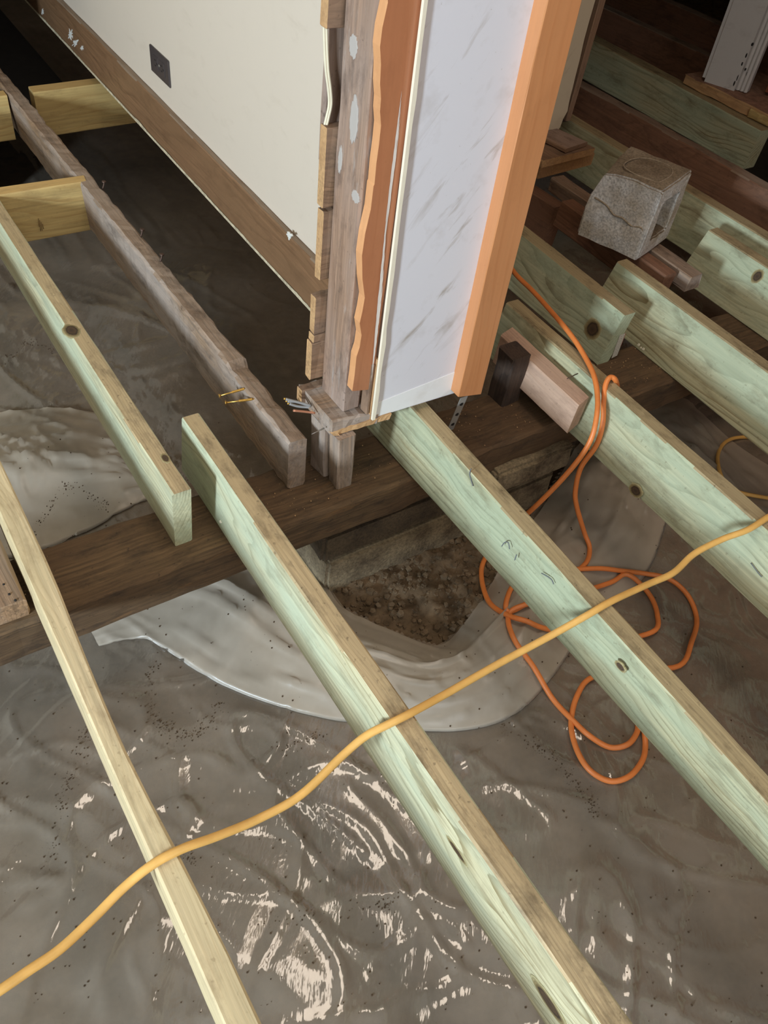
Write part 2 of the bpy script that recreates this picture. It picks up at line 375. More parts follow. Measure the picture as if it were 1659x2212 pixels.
def disc(name, c, nrm, along, ra, rb, mats, parent, h=0.0015, seg=20, seed=1, rough=0.09):
    """low elliptical dome lying on a face (local radius 1): knots, nail heads, paint spots"""
    nrm = Vector(nrm).normalized(); al = Vector(along); al = (al - nrm*al.dot(nrm)).normalized(); ac = nrm.cross(al)
    m = Matrix.Identity(4)
    for i in range(3): m[i][0] = al[i]*ra; m[i][1] = ac[i]*rb; m[i][2] = nrm[i]; m[i][3] = c[i]
    rnd = random.Random(seed); bm = bmesh.new(); rings = []
    wob = [1 + rnd.uniform(-rough, rough) for _ in range(seg)]
    for f, z in ((1.0, -0.003), (1.0, h*0.3), (0.8, h), (0.4, h*0.9)):
        rings.append([bm.verts.new((f*wob[k]*math.cos(2*math.pi*k/seg), f*wob[k]*math.sin(2*math.pi*k/seg), z)) for k in range(seg)])
    for a, b in zip(rings, rings[1:]):
        for k in range(seg): bm.faces.new((a[k], a[(k + 1) % seg], b[(k + 1) % seg], b[k]))
    bm.faces.new(rings[-1])
    bmesh.ops.recalc_face_normals(bm, faces=bm.faces)
    me = bpy.data.meshes.new(name); bm.to_mesh(me); bm.free()
    return link(name, me, mats, parent, m)
def knot(parent, p, face, ra, rb, halo=True, seed=1):
    nrm = {'T': (0, 0, 1), 'L': (-1, 0, 0), 'F': (0, -1, 0)}[face]
    return disc('knot', p, nrm, (0, 1, 0), ra*1.35, rb*1.35, [M_knot], parent, 0.0007, 22, seed)

ZT, ZG = 0.0, -0.145           # joist tops, girder top
GZ = -0.463                    # ground under the film

# ================================================================== SETTING
# ground (soil) with a rough, cloddy patch beside the pier
def soil_h(x, y):
    p = Vector((x, y, 0))
    h = GZ - 0.016 + 0.012*noise.noise(p*3.0)
    d = math.hypot((x - 0.98)/0.36, (y - 0.88)/0.26)
    if d < 1.6:
        w = max(0, 1 - d/1.6)**0.6
        h += w*(0.022 + 0.016*noise.noise(p*14) + 0.020*max(0, noise.noise(p*30)) + 0.010*noise.noise(p*70))
    return h
def grid(name, xs, ys, hf, mats, cut=None, smooth=True, parent=None):
    nx, ny = len(xs), len(ys)
    vs = [(x, y, hf(x, y)) for y in ys for x in xs]
    fs = []
    for j in range(ny - 1):
        for i in range(nx - 1):
            if cut and cut((xs[i] + xs[i + 1])/2, (ys[j] + ys[j + 1])/2): continue
            fs.append((j*nx + i, j*nx + i + 1, (j + 1)*nx + i + 1, (j + 1)*nx + i))
    me = bpy.data.meshes.new(name); me.from_pydata(vs, [], fs)
    if smooth: me.polygons.foreach_set('use_smooth', [True]*len(me.polygons))
    me.update()
    return link(name, me, mats, parent)
def lin(a, b, s): return list(np.arange(a, b, s))
g = grid('floor', lin(-3.2, 0.55, .12) + lin(.55, 1.45, .011) + lin(1.45, 6.4, .12), lin(-2.5, 0.55, .12) + lin(.55, 1.2, .011) + lin(1.2, 6.2, .12), soil_h, [M_soil])
tag(g, 'bare brown soil ground under the floor framing', None, None, 'structure')

def wallbox(name, x0, x1, y0, y1, z0, z1, mat, label):
    o = slab(name, [(x0, y0, z0), (x1, y0, z0), (x1, y0, z1), (x0, y0, z1)], y1 - y0, [mat])
    return tag(o, label, None, None, 'structure')
# slab extrudes along -normal: outline wound so that the normal is -y, body goes to +y
wallbox('wall_left', 0.866, 0.985, 1.199, 5.0, 0.03, 2.5, M_cream, 'cream painted wall with a brown baseboard and a dark outlet')
wallbox('wall_daylight_blocker', -3.2, 0.44, 3.06, 3.18, -0.40, 2.5, M_plaster, 'unseen plaster wall added to keep window light off the far left')  # out of view, added to block side window light from the far space
wallbox('wall_far', -3.2, 6.4, 5.6, 5.72, -0.48, 2.5, M_plaster, 'plaster wall of the dark room beyond')
wallbox('wall_far_left', -3.32, -3.2, -2.5, 5.72, -0.48, 2.5, M_plaster, 'outer plaster wall on the window side')
wallbox('wall_far_right', 6.3, 6.42, -2.5, 5.72, -0.48, 2.5, M_plaster, 'outer plaster wall of the dark room')
wallbox('wall_rear', -3.2, 6.4, -2.62, -2.5, -0.48, 2.5, M_plaster, 'outer plaster wall behind the joists')
wallbox('wall_right', 3.19, 3.31, -2.5, 2.03, 0.055, 2.5, M_redwall, 'red brown plaster wall beside the white fluted post')
wallbox('ceiling', -3.3, 6.4, -2.6, 5.7, 2.5, 2.6, M_ceil, 'plain ceiling')

wallbox('wall_lamp_blocker', 1.06, 3.19, 1.07, 1.19, 1.95, 2.5, M_plaster, 'unseen plaster header added to keep lamp light off the right side')  # added above the view so the ceiling lamp doesn't reach the far right
wallbox('dark_slab_back', 0.30, 0.86, 3.0, 5.0, -0.17, -0.155, simple('painted_darkness', srgb(30, 26, 24), 0.95, 0, 0.3, 20), 'black slab painted as the darkness beyond the blocking')  # black slab stands in for the unlit space; darkness is in its colour
# baseboard of the cream wall
bb = lumber('baseboard_left', ((0.848, 4.9, 0.165), (0.848, 1.215, 0.160)), ((0.866, 4.9, 0.165), (0.866, 1.215, 0.160)), ((0.848, 4.9, 0.034), (0.848, 1.215, 0.034)), [M_base, M_dust], jit=0.001, seed=3)
tag(bb, 'brown wooden baseboard along the cream wall, paint splashed', None, None, 'structure')
rnd = random.Random(5); bm = bmesh.new()     # ragged rim of old paint on the lower edge
pts = []; n = 260
for i in range(n + 1):
    y = 1.22 + (3.9 - 1.22)*i/n; a = 0.004 + 0.010*max(0, noise.noise(Vector((y*9, 3, 0))) + 0.25*noise.noise(Vector((y*60, 1, 0))))
    pts.append((y, a))
lo = [bm.verts.new((0.8455, y, 0.031)) for y, a in pts]; hi = [bm.verts.new((0.8465, y, 0.034 + a)) for y, a in pts]; bk = [bm.verts.new((0.856, y, 0.031)) for y, a in pts]
for i in range(n):
    bm.faces.new((lo[i], lo[i + 1], hi[i + 1], hi[i])); bm.faces.new((lo[i], bk[i], bk[i + 1], lo[i + 1]))
me = bpy.data.meshes.new('paint_rim'); bm.to_mesh(me); bm.free()
link('paint_rim', me, [simple('flaking_cream_paint', srgb(196, 180, 150), 0.7, 0, 0.35, 70)], bb)
# white paint splash on the baseboard
M_splash = simple('white_paint_splash', srgb(226, 222, 214), 0.5, 0, 0.06)
for (cu, cv, ru, rv, s) in ((152, 75, .03, .012, 1), (163, 92, .035, .008, 2), (177, 104, .02, .006, 3), (624, 510, .012, .007, 4), (92, 25, .02, .006, 5)):
    p = ox(cu, cv, 0.8478); disc('paint_splash', p, (-1, 0, 0), (0, 1, -0.5), ru, rv, [M_splash], bb, 0.0006, 30, s, 0.6)

# ================================================================== WALL END (stub across the girder)
wall_end = empty('wall_front', (0.75, 1.1, 0.0)); tag(wall_end, 'opened up wall end with white drywall, old stud and cut plank stubs', None, None, 'structure')
PY = 1.062
# drywall panel
pa = [oy(806, 903, PY), oy(985, 848, PY)]; xl, xr = pa[0].x, pa[1].x
zt = 1.6
def pl(u, v, y=PY): return oy(u, v, y)
tl = oy(917, 0, PY); tr = oy(1168, 0, PY)
ext = lambda a, b, z: a + (b - a)*((z - a.z)/(b.z - a.z))
slab('drywall_panel', [pa[0], pa[1], ext(pa[1], tr, zt), ext(pa[0], tl, zt)], 0.013, [M_white], wall_end)
# bare strip at the foot of the panel
s0, s1, s2, s3 = oy(807, 902, PY - .0012), oy(985, 846.5, PY - .0012), oy(992, 800, PY - .0012), oy(812, 872, PY - .0012)
slab('drywall_foot_strip', [s0, s1, s2, oy(930, 825, PY - .0012), s3], 0.001, [M_patch], wall_end)
# cream bead / ragged paint edge left of the panel
b0, b1 = oy(801, 905, PY - .0006), oy(911, 0, PY - .0006); b2, b3 = oy(807, 903, PY - .0006), oy(918.5, 0, PY - .0006)
L = []; Rr = []
for k in range(40):
    t = k/39*1.9
    L.append(b0 + (b1 - b0)*t); q = b2 + (b3 - b2)*t; q.x += 0.004*abs(noise.noise(Vector((t*14, 0, 0)))) + .003*abs(noise.noise(Vector((t*40, 5, 0)))); Rr.append(q)
slab('corner_bead', L[::-1][::-1] + Rr[::-1], 0.006, [simple('cream_filler', srgb(240, 228, 204), 0.6, 0, 0.05)], wall_end)
# old stud
st = lumber('stud', ((0.726, 1.176, 0.04), (0.716, 1.17, 1.6)), ((0.726, 1.088, 0.04), (0.716, 1.088, 1.6)), ((0.768, 1.176, 0.04), (0.768, 1.17, 1.6)), [M_stud], wall_end, jit=0.0012, cham=0.004, seed=11)
for (u, v, a, b, s) in ((765, 100, .016, .012, 1), (735, 345, .022, .006, 2), (765, 260, .035, .012, 3), (768, 425, .010, .012, 4)):
    p = ox(u, v, 0.7225); p.x = 0.726 - 0.010*(p.z - 0.04)/1.56 - 0.0006
    disc('paint_spot', p, (-1, 0, 0), (0, 0, 1), a, b, [simple('grey_white_filler', srgb(178, 168, 160), 0.7, 0, 0.12, 60)] if s == 1 else [bpy.data.materials['grey_white_filler']], st, 0.0007, 34, s + 20, 0.13)
# cut plank stubs behind the stud (run along x, sawn ends towards -x)
def plank(u, v0, v1, sd):
    a = oy(u, v0, 1.177); b = oy(u, v1, 1.177); x = (a.x + b.x)/2; z1, z0 = a.z, b.z
    def mod(t, c):
        return c
    return lumber('plank', ((x, 1.177, z1), (0.845, 1.177, z1)), ((x, 1.198, z1), (0.845, 1.198, z1)), ((x, 1.177, z0), (0.845, 1.177, z0)), [M_plank, M_plank, M_sawn], wall_end, seg=0.01, cham=0.002, jit=0.0009, seed=sd, endmat=2)
for i, (u, v0, v1) in enumerate(((711, -190, -70), (710, -68, 64), (702, 279, 450), (695, 460, 606), (681, 645, 723), (678, 726, 742), (672, 744, 821), (652, 846, 874))): plank(u, v0, v1, i + 30)
a = oy(716, 66, 1.20); b = oy(712, 282, 1.20)
boxl('backing_board', a.x - 0.006, 0.80, 1.199, 1.212, b.z - 0.05, a.z + 0.05, [M_stud], wall_end, axis='z', seed=41)
# sole plate with a splintered end
def platemod(t, c):
    if t > 0.72:
        for i in (0, 1): c[i].z -= 0.03*(t - 0.72)/0.28
        for i in (0, 3): c[i].y += 0.006*math.sin(t*40)
    return c
sp = lumber('sole_plate', ((0.693, 1.069, 0.041), (0.835, 1.062, 0.030)), ((0.689, 1.205, 0.041), (0.835, 1.20, 0.030)), ((0.693, 1.069, 0.002), (0.835, 1.062, 0.002)), [M_old, M_stud], wall_end, seg=0.012, jit=0.0018, cham=0.004, mod=platemod, seed=50)
lumber('splinter', ((0.690, 1.16, 0.010), (0.692, 1.070, 0.008)), ((0.705, 1.16, 0.010), (0.705, 1.066, 0.008)), ((0.693, 1.16, 0.0), (0.697, 1.068, 0.0)), [M_sawn], sp, seg=0.008, jit=0.0014, cham=0.001, seed=51)
lumber('splinter', ((0.69, 1.0675, 0.012), (0.83, 1.0575, 0.022)), ((0.69, 1.072, 0.012), (0.83, 1.063, 0.022)), ((0.70, 1.0675, 0.001), (0.825, 1.0585, 0.006)), [M_sawn], sp, seg=0.008, jit=0.0012, cham=0.001, seed=52)
# narrow furring strips between stud and drywall foot
for x0, x1, zz, sd in ((0.768, 0.7775, 0.16, 60),):
    boxl('furring_strip', x0, x1, 1.064, 1.088, 0.035, zz, [M_plank], wall_end, axis='z', seed=sd)
boxl('furring_strip', 0.7785, 0.7865, 1.0635, 1.087, 0.012, 0.17, [M_sawn], wall_end, axis='z', seed=61)

# trim_1: broken red-brown board left of the drywall
JAG = [(838, -120), (836, -60), (838, 5), (834, 24), (826, 60), (821, 101), (823, 139), (821, 181), (823, 213), (821, 240), (823, 271), (819, 310), (813, 353), (809, 398), (807, 402), (801, 452), (789, 504), (782, 552), (783, 603), (788, 643), (783, 672), (777, 698), (781, 724), (777, 750), (770, 771), (766, 810), (761, 845)]
YB = 1.066
left = [oy(u, v, YB) for u, v in JAG]
p0 = oy(803, 841, YB); p1 = oy(913, 0, YB)
out = left[::-1] + [ext(p0, p1, left[0].z), p0]
t1 = slab('trim_1', out[::-1], 0.020, [M_red, M_broken], sidemat=1, grain='z')
tag(t1, 'red brown varnished board with a broken jagged edge beside the stud', None, None, 'structure')
m = NT('scratched_white_streak'); m.bsdf.inputs['Base Color'].default_value = srgb(226, 214, 204)
def streak(u0, v0, u1, v1, w, s):
    a = oy(u0, v0, YB - .0004 - s*.00012); b = oy(u1, v1, YB - .0004 - s*.00012); n = 30; r = random.Random(s)
    bm = bmesh.new(); A = []; B = []
    for k in range(n + 1):
        t = k/n; c = a.lerp(b, t) - a; ww = w*math.sin(math.pi*t)**0.6*(0.4 + r.random()*0.8)
        A.append(bm.verts.new(c + Vector((-ww, 0, 0)))); B.append(bm.verts.new(c + Vector((ww, 0, 0))))
    for k in range(n): bm.faces.new((A[k], A[k + 1], B[k + 1], B[k]))
    me = bpy.data.meshes.new('scratch'); bm.to_mesh(me); bm.free(); link('scratch', me, [m.m], t1, Matrix.Translation(a))
for k in range(5): streak(868 - k*1.2, 195 + 20*k, 833 - k*2, 480 + 22*k, 0.0010, k)
for k in range(6): streak(838 - k*2.2, 440 + 35*k, 802 + (5 - k)*1.2, 745 + 16*k, 0.0014, k + 9)
# trim_2: orange casing right of the drywall
c0 = oy(990, 858, 1.033); c1 = oy(1040, 851, 1.033); ct0 = oy(1183, 0, 1.033); ct1 = oy(1258, 0, 1.033)
t2 = lumber('trim_2', (c0, ext(c0, ct0, zt)), (c1, ext(c1, ct1, zt)), (c0 + Vector((.0, .055, 0)), ext(c0, ct0, zt) + Vector((0, .055, 0))), [M_casing], cham=0.0015, jit=0.0004, seed=70)
tag(t2, 'orange varnished door casing on the right of the white drywall', None, None, 'structure')

# outlet on the cream wall
oc = [ox(324, 92, 0.866), ox(365, 132, 0.866), ox(372, 193, 0.866), ox(331, 152, 0.866)]
out_c = sum(oc, Vector())/4
ou = empty('wall_outlet', out_c); tag(ou, 'dark brown outlet cover plate on the cream wall', 'outlet')
ew = (oc[0] - oc[1]).length/2; eh = (oc[1] - oc[2]).length/2
def yz(cy, cz, hy, hz, x0, nm, mat, par, th, bev=0.0):
    c = out_c
    return slab(nm, [(x0, c.y + cy + hy, c.z + cz - hz), (x0, c.y + cy - hy, c.z + cz - hz), (x0, c.y + cy - hy, c.z + cz + hz), (x0, c.y + cy + hy, c.z + cz + hz)][::1], th, [mat], par, bev=bev)
plate = yz(0, 0, ew, eh, 0.861, 'cover_plate', M_outlet, ou, 0.0052, 0.002)
for sy in (-1, 1):
    f = yz(sy*0.022, 0, 0.016, 0.018, 0.8596, 'socket', M_outlet, plate, 0.002, 0.001)
for sy in (-1, 1):
    for dz in (-.007, .007): yz(sy*0.022 + 0.003, dz, 0.0045, 0.0014, 0.8592, 'slot', M_slot, plate, 0.001)
    tube('ground_hole', [(0.8596, out_c.y + sy*0.022 - .009, out_c.z), (0.859, out_c.y + sy*0.022 - .009, out_c.z)], 0.003, [M_slot], plate, 10, 1)
disc('plate_screw', (0.8608, out_c.y, out_c.z), (-1, 0, 0), (0, 1, 0), .004, .004, [M_steel], plate, 0.001, 12)

# white cable peeping out between the planks
cb = empty('electrical_cable', oy(700, 270, 1.192)); tag(cb, 'cream flat cable hanging in the gap between plank stubs', 'cable')
for dx in (0, 0.004):
    P = [oy(u, v, 1.1925 - dx*0.3) + Vector((dx, 0, 0)) for u, v in ((700, 40), (701, 90), (704, 150), (709, 190), (711, 225), (705, 255), (700, 275))]
    tube('cable_strand', P, 0.0024, [M_creamwire], cb, 8, 5)
# cut cable stub at the foot of the wall
cs = empty('cable_stub', oy(655, 870, 1.16)); tag(cs, 'frayed grey cable end and bare copper wire by the sole plate', 'cable')
for k, (dy, dz) in enumerate(((0, 0), (0.006, 0.004), (0.012, -0.003))):
    e = oy(617 + k*4, 862 + k*5, 1.165 + dy); f0 = oy(672, 876 + k*2, 1.15 + dy)
    s_ = tube('grey_wire', [e, e.lerp(f0, .4) + Vector((0, 0, dz)), f0], 0.0028, [M_greywire], cs, 8, 5)
    tube('wire_tip', [e + (e - f0).normalized()*0.004, e], 0.0022, [M_gold], s_, 8, 1)
tube('copper_wire', [oy(634, 887, 1.13), oy(655, 889, 1.128), oy(680, 892, 1.125)], 0.0024, [M_copper], cs, 8, 4)
tube('bare_nail', [oy(673, 938, 1.075), oy(700, 925, 1.085)], 0.0016, [M_steel], sp, 8, 1, rfun=lambda t: 0.0004 + 0.0014*t)

# ================================================================== GIRDER, PIER, CRIPPLES
gd = lumber('girder_beam', ((-0.7, 1.005, ZG), (3.15, 1.012, ZG)), ((-0.7, 1.165, ZG), (3.15, 1.19, ZG)), ((-0.7, 1.012, -0.252), (3.15, 1.018, -0.252)), [M_girder, M_girder], seg=0.04, jit=0.0028, cham=0.009, seed=80)
tag(gd, 'dark weathered timber girder lying across under the joists', 'beam')
pier = empty('concrete_pier', (1.0, 1.1, GZ)); tag(pier, 'muddy block pier carrying the dark girder above the soil', 'pier')
def blk(name, x0, x1, y0, y1, z0, z1, mat, parent, jit=0.003, n=14, seed=1, rnd_edge=0.008):
    bm = bmesh.new(); bmesh.ops.create_cube(bm, size=1.0)
    for v in bm.verts: v.co = Vector((v.co.x*(x1 - x0), v.co.y*(y1 - y0), v.co.z*(z1 - z0)))
    bmesh.ops.bevel(bm, geom=list(bm.edges), offset=rnd_edge, segments=2, affect='EDGES')
    bmesh.ops.subdivide_edges(bm, edges=[e for e in bm.edges if e.calc_length() > 0.05], cuts=5, use_grid_fill=True)
    for v in bm.verts: v.co += Vector(noise.noise_vector(v.co*25 + Vector((seed*3.1, 0, 0))))*jit
    me = bpy.data.meshes.new(name); bm.to_mesh(me); bm.free()
    return link(name, me, [mat], parent, Matrix.Translation(((x0 + x1)/2, (y0 + y1)/2, (z0 + z1)/2)))
blk('block', 0.665, 1.365, 1.022, 1.2, -0.345, -0.256, M_piermud, pier, seed=2)
blk('block', 0.678, 1.375, 1.016, 1.2, -0.50, -0.348, M_pier, pier, seed=3)
blk('mortar_lump', 1.12, 1.375, 0.985, 1.06, -0.300, -0.225, M_pier, pier, 0.006, seed=4)
# cripple posts below the sole plate
cp = lumber('cripple_post', ((0.700, 1.092, -0.001), (0.708, 1.090, ZG)), ((0.700, 1.052, -0.001), (0.706, 1.050, ZG)), ((0.742, 1.092, -0.001), (0.745, 1.090, ZG)), [M_old], seg=0.03, jit=0.001, seed=90)
tag(cp, 'short old wooden post standing on the girder under the wall corner', 'post')
cp2 = lumber('cripple_post', ((0.690, 1.150, -0.002), (0.694, 1.148, ZG)), ((0.694, 1.100, -0.002), (0.700, 1.098, ZG)), ((0.712, 1.150, -0.002), (0.714, 1.148, ZG)), [M_old], seg=0.03, jit=0.0016, seed=91)
tag(cp2, 'thin split board standing just behind the short corner post', 'post')
db = boxl('dark_post', 1.214, 1.268, 1.118, 1.176, ZG, -0.002, [M_black], axis='z', seg=0.03, jit=0.002, seed=92)
tag(db, 'blackened stub post on the girder beside the orange casing', 'post')
pk = lumber('nailed_block', ((1.272, 1.235, -0.022), (1.268, 0.940, -0.024)), ((1.322, 1.25, -0.022), (1.316, 0.955, -0.024)), ((1.262, 1.232, -0.102), (1.258, 0.938, -0.104)), [M_pink, M_pink], seg=0.03, seed=93)
tag(pk, 'short pinkish timber offcut fixed along a green joist below the orange cord', 'offcut')
tube('nail', [oz(1225, 818, -.018), oz(1248, 807, -.015)], 0.0012, [M_rust], pk, 6, 1)
# metal strap under the casing
ss = empty('strap', (1.0, 1.06, 0)); tag(ss, 'thin perforated grey strap hanging from the orange casing', 'strap')
a = oy(1003, 858, 1.052); b = oy(972, 930, 1.075); wv = Vector((0.010, 0, 0))
so = slab('strap_band', [a - wv, b - wv, b + wv, a + wv], 0.0012, [M_strap], ss)
for t in (0.2, 0.5, 0.8):
    c = a.lerp(b, t); disc('strap_hole', c + Vector((0, -0.0008, 0)), (0, -1, 0), (1, 0, 0), .0045, .0045, [M_slot], so, 0.0004, 12)

# ================================================================== JOISTS
def joist(name, TL, w, BL, mats, label, cat='joist', group=None, zt=(0, 0), zb=(ZG, ZG), wr=None, **kw):
    (ax, ay), (bx, by) = TL; (cx, cy), (dx, dy) = BL
    tl = ((ax, ay, zt[0]), (bx, by, zt[1])); tr = ((ax + w, ay, zt[0]), (bx + w, by, zt[1]))
    bl = ((cx, ay, zb[0]), (dx, by, zb[1]))
    o = lumber(name, tl, tr, bl, mats, **kw); tag(o, label, cat, group); return o
T1 = [M_treated, M_treated_top]; T2 = [M_treated2, M_treated2_top]
# pale joist, front left
x0 = oz(110, 1400).x; x1 = oz(487, 2212).x; xr0 = oz(172, 1400).x
def wane(t, c):
    w = max(0, 1 - abs(t - 0.70)/0.10)*0.012
    c[1].x -= w
    return c
jZ = joist('floor_joist', ((x0 + .002, 2.95), (x1, -0.35)), 0.038, ((x0 + .002, 2.95), (x1, -0.35)), [M_strip, M_strip], 'pale new joist beside a flat grey old board, crossed by the yellow cord', seed=100, mod=wane)
jA = joist('floor_joist', ((0.318, 2.98), (0.346, 1.057)), 0.037, ((0.318, 2.98), (0.340, 1.03)), T1, 'new joist with knots on its top and a sawn end resting on the girder', seed=101, jit=0.0009)
jB = joist('floor_joist', ((0.446, 1.25), (0.458, -0.35)), 0.038, ((0.436, 1.2), (0.450, -.35)), T1, 'new mint green joist lapping past the sawn joist end over the girder', seed=102)
jC = joist('floor_joist', ((0.903, 1.42), (0.868, -0.25)), 0.040, ((0.866, 1.42), (0.900, -.25)), T2, 'new green joist running out from under the white drywall', seed=103)
jD = joist('floor_joist', ((1.348, 1.318), (1.322, -0.25)), 0.040, ((1.310, 1.318), (1.300, -.25)), T2, 'new green joist with the orange cord draped over it', seed=104)
jE = joist('floor_joist', ((1.64, 2.9), (1.600, 1.146)), 0.043, ((1.60, 2.9), (1.56, 1.146)), T2, 'new joist with a large round knot and a paper tag on its end', seed=105)
jF = joist('floor_joist', ((1.776, 1.357), (1.764, -0.1)), 0.040, ((1.722, 1.357), (1.700, -.1)), T2, 'new joist with three bright screw heads, starting below the concrete block', seed=106)
jG = joist('floor_joist', ((2.186, 1.385), (2.176, -0.1)), 0.042, ((2.120, 1.385), (2.10, -.1)), T2, 'new joist with a pale knotted face beside the old sawn joist stub', seed=107)
jH = joist('floor_joist', ((2.30, 3.0), (2.335, 0.2)), 0.046, ((2.25, 3.0), (2.28, .2)), T2, 'new long green joist passing behind the concrete block', seed=108)
jI = joist('floor_joist', ((2.555, 3.2), (2.64, 0.2)), 0.05, ((2.52, 3.2), (2.60, .2)), [M_redold, M_old_top], 'old brown joist between two green ones below the white post', seed=109, jit=0.002)
jK = joist('floor_joist', ((3.016, 3.4), (2.989, 1.853)), 0.066, ((2.965, 3.4), (2.975, 1.845)), T2, 'new green header joist ending below the white fluted post', seed=110)
jL = joist('floor_joist', ((3.36, 3.9), (3.43, 2.25)), 0.055, ((3.32, 3.9), (3.40, 2.25)), [M_redold, M_old_top], 'dark old joist deep in the unlit space behind the white post', seed=111)
jM = joist('floor_joist', ((3.80, 4.3), (3.86, 2.3)), 0.055, ((3.76, 4.3), (3.82, 2.3)), [M_redold, M_old_top], 'farthest dark joist in the unlit space behind the white post', seed=112)
# old joist with nails and screws
def oldmod(t, c):
    n1 = noise.noise(Vector((t*16, 2.0, 0))); n2 = noise.noise(Vector((t*45, 7.0, 0)))
    c[1].x += 0.004*n1 + 0.003*n2; c[1].z += 0.002*n2; c[0].z += 0.002*n1
    if t > 0.885:
        c[0].z -= 0.010; c[1].z -= 0.012
    return c
jO = joist('floor_joist', ((0.556, 3.5), (0.611, 1.100)), 0.044, ((0.575, 3.5), (0.611, 1.102)), [M_old, M_old_top], 'old weathered joist with nails on top and two brass coloured screws', seed=113, seg=0.02, jit=0.0016, cham=0.006, mod=oldmod)
# old joist end at the left border
jP = lumber('old_board', ((-0.14, 1.45, -0.100), (-0.11, 1.024, -0.100)), ((0.050, 1.45, -0.100), (0.052, 1.028, -0.100)), ((-0.14, 1.45, ZG + .001), (-0.11, 1.022, ZG + .001)), [M_old, M_old_top], jit=0.002, cham=0.005, seed=114)
tag(jP, 'grey old board lying flat on the girder beside the pale new joist', 'board')
for u, v in ((8, 1262), (20, 1283), (33, 1296)): disc('nail_hole', oz(u, v, -.0995), (0, 0, 1), (1, 0, 0), .0022, .0022, [M_slot], jP, 0.0005, 10, u)
# old stubs round the concrete block
jQ = joist('joist_stub', ((1.868, 1.70), (1.862, 1.25)), 0.046, ((1.855, 1.70), (1.85, 1.25)), [M_redold, M_redold], 'reddish old joist stub under the concrete block', 'joist stub', seed=115, zt=(-.004, -.004), zb=(-.082, -.082))
jR = joist('joist_stub', ((1.944, 1.84), (1.925, 1.215)), 0.052, ((1.944, 1.84), (1.925, 1.215)), [M_old, M_old_top], 'old brown joist stub with a ragged cut end beside the concrete block', 'joist stub', seed=116, zt=(-.004, -.004), zb=(-.05, -.05), jit=0.0025)
jS = joist('floor_joist', ((1.80, 3.0), (1.90, 1.75)), 0.05, ((1.78, 3.0), (1.88, 1.75)), [M_redold, M_redold], 'reddish old joist running back under the stacked plates', seed=117, zt=(-.055, -.055), zb=(-.2, -.2))
# blocking pieces
bk1 = lumber('blocking', (oz(-60, 431), oz(187, 392)), (oz(-60, 412), oz(180, 378)), (oz(-60, 431) + Vector((0, .0, ZG)), oz(187, 392) + Vector((0, 0, ZG))), [M_yellow, M_yellow_top], seed=118)
bk1.location += Vector((0, 0, 0))
tag(bk1, 'yellow pine blocking board between a new joist and the old joist', 'blocking')
bk2 = lumber('blocking', ((0.645, 2.90, 0), (1.25, 2.93, 0)), ((0.645, 2.955, 0), (1.25, 2.985, 0)), ((0.645, 2.905, ZG), (1.25, 2.935, ZG)), [M_yellow, M_yellow_top], seed=119)
tag(bk2, 'shadowed pine blocking board passing below the cream wall', 'blocking')
bk3 = lumber('blocking', ((0.36, 2.90, -.004), (0.566, 2.91, -.004)), ((0.36, 2.945, -.004), (0.566, 2.955, -.004)), ((0.36, 2.905, ZG), (0.566, 2.915, ZG)), [M_yellow, M_yellow_top], seed=120)
tag(bk3, 'small pine blocking at the far side of the old joist', 'blocking')

def on_left(j, u, v, x): return ox(u, v, x)
def face_pt(u, v, TL, BL):
    """point where a pixel's ray meets the leaning left face of a joist"""
    a = Vector((TL[0][0], TL[0][1], 0)); b = Vector((TL[1][0], TL[1][1], 0)); c = Vector((BL[0][0], TL[0][1], ZG))
    nrm = (b - a).cross(c - a).normalized(); d = Vector(ray(u, v)); o = Vector((0, 0, H)); t = (a - o).dot(nrm)/d.dot(nrm)
    if nrm.x > 0: nrm = -nrm
    return o + d*t, nrm
FC = {'B': (((0.446, 1.25), (0.458, -0.35)), ((0.436, 1.2), (0.450, -.35))), 'C': (((0.903, 1.42), (0.868, -0.25)), ((0.866, 1.42), (0.900, -.25))),
      'D': (((1.348, 1.318), (1.322, -0.25)), ((1.310, 1.318), (1.300, -.25))), 'E': (((1.64, 2.9), (1.600, 1.146)), ((1.60, 2.9), (1.56, 1.146))),
      'F': (((1.776, 1.357), (1.764, -0.1)), ((1.722, 1.357), (1.700, -.1))), 'G': (((2.186, 1.385), (2.176, -0.1)), ((2.120, 1.385), (2.10, -.1))), 'A': (((0.318, 2.98), (0.346, 1.057)), ((0.318, 2.98), (0.340, 1.03)))}
def fknot(j, key, u, v, ra, rb, halo=True, seed=1):
    p, nrm = face_pt(u, v, *FC[key]); p -= nrm*0.0
    disc('knot', p, nrm, (0, 1, 0), ra*1.35, rb*1.35, [M_knot], j, 0.0007, 22, seed)
knot(jA, oz(155, 714, 0.0), 'T', 0.022, 0.014, True, 2); knot(jA, oz(357, 990, 0.0), 'T', 0.011, 0.006, True, 3)
fknot(jA, 'A', 352, 1080, 0.008, 0.009, False, 4)
fknot(jB, 'B', 987, 1838, 0.020, 0.005, False, 5); fknot(jB, 'B', 1186, 2165, 0.028, 0.010, False, 6)
fknot(jD, 'D', 1373, 1060, 0.015, 0.011, True, 7); fknot(jE, 'E', 1280, 711, 0.022, 0.021, True, 8)
fknot(jF, 'F', 1484, 801, 0.013, 0.010, True, 9); fknot(jG, 'G', 1636, 597, 0.013, 0.016, True, 10)
fknot(jC, 'C', 1340, 1440, 0.010, 0.005, False, 11)
def head(j, key, u, v, r, s):
    p, nrm = face_pt(u, v, *FC[key]); disc('screw_head', p, nrm, (0, 1, 0), r, r, [M_bright], j, 0.0025, 12, s)
head(jB, 'B', 477, 1127, .0035, 1)
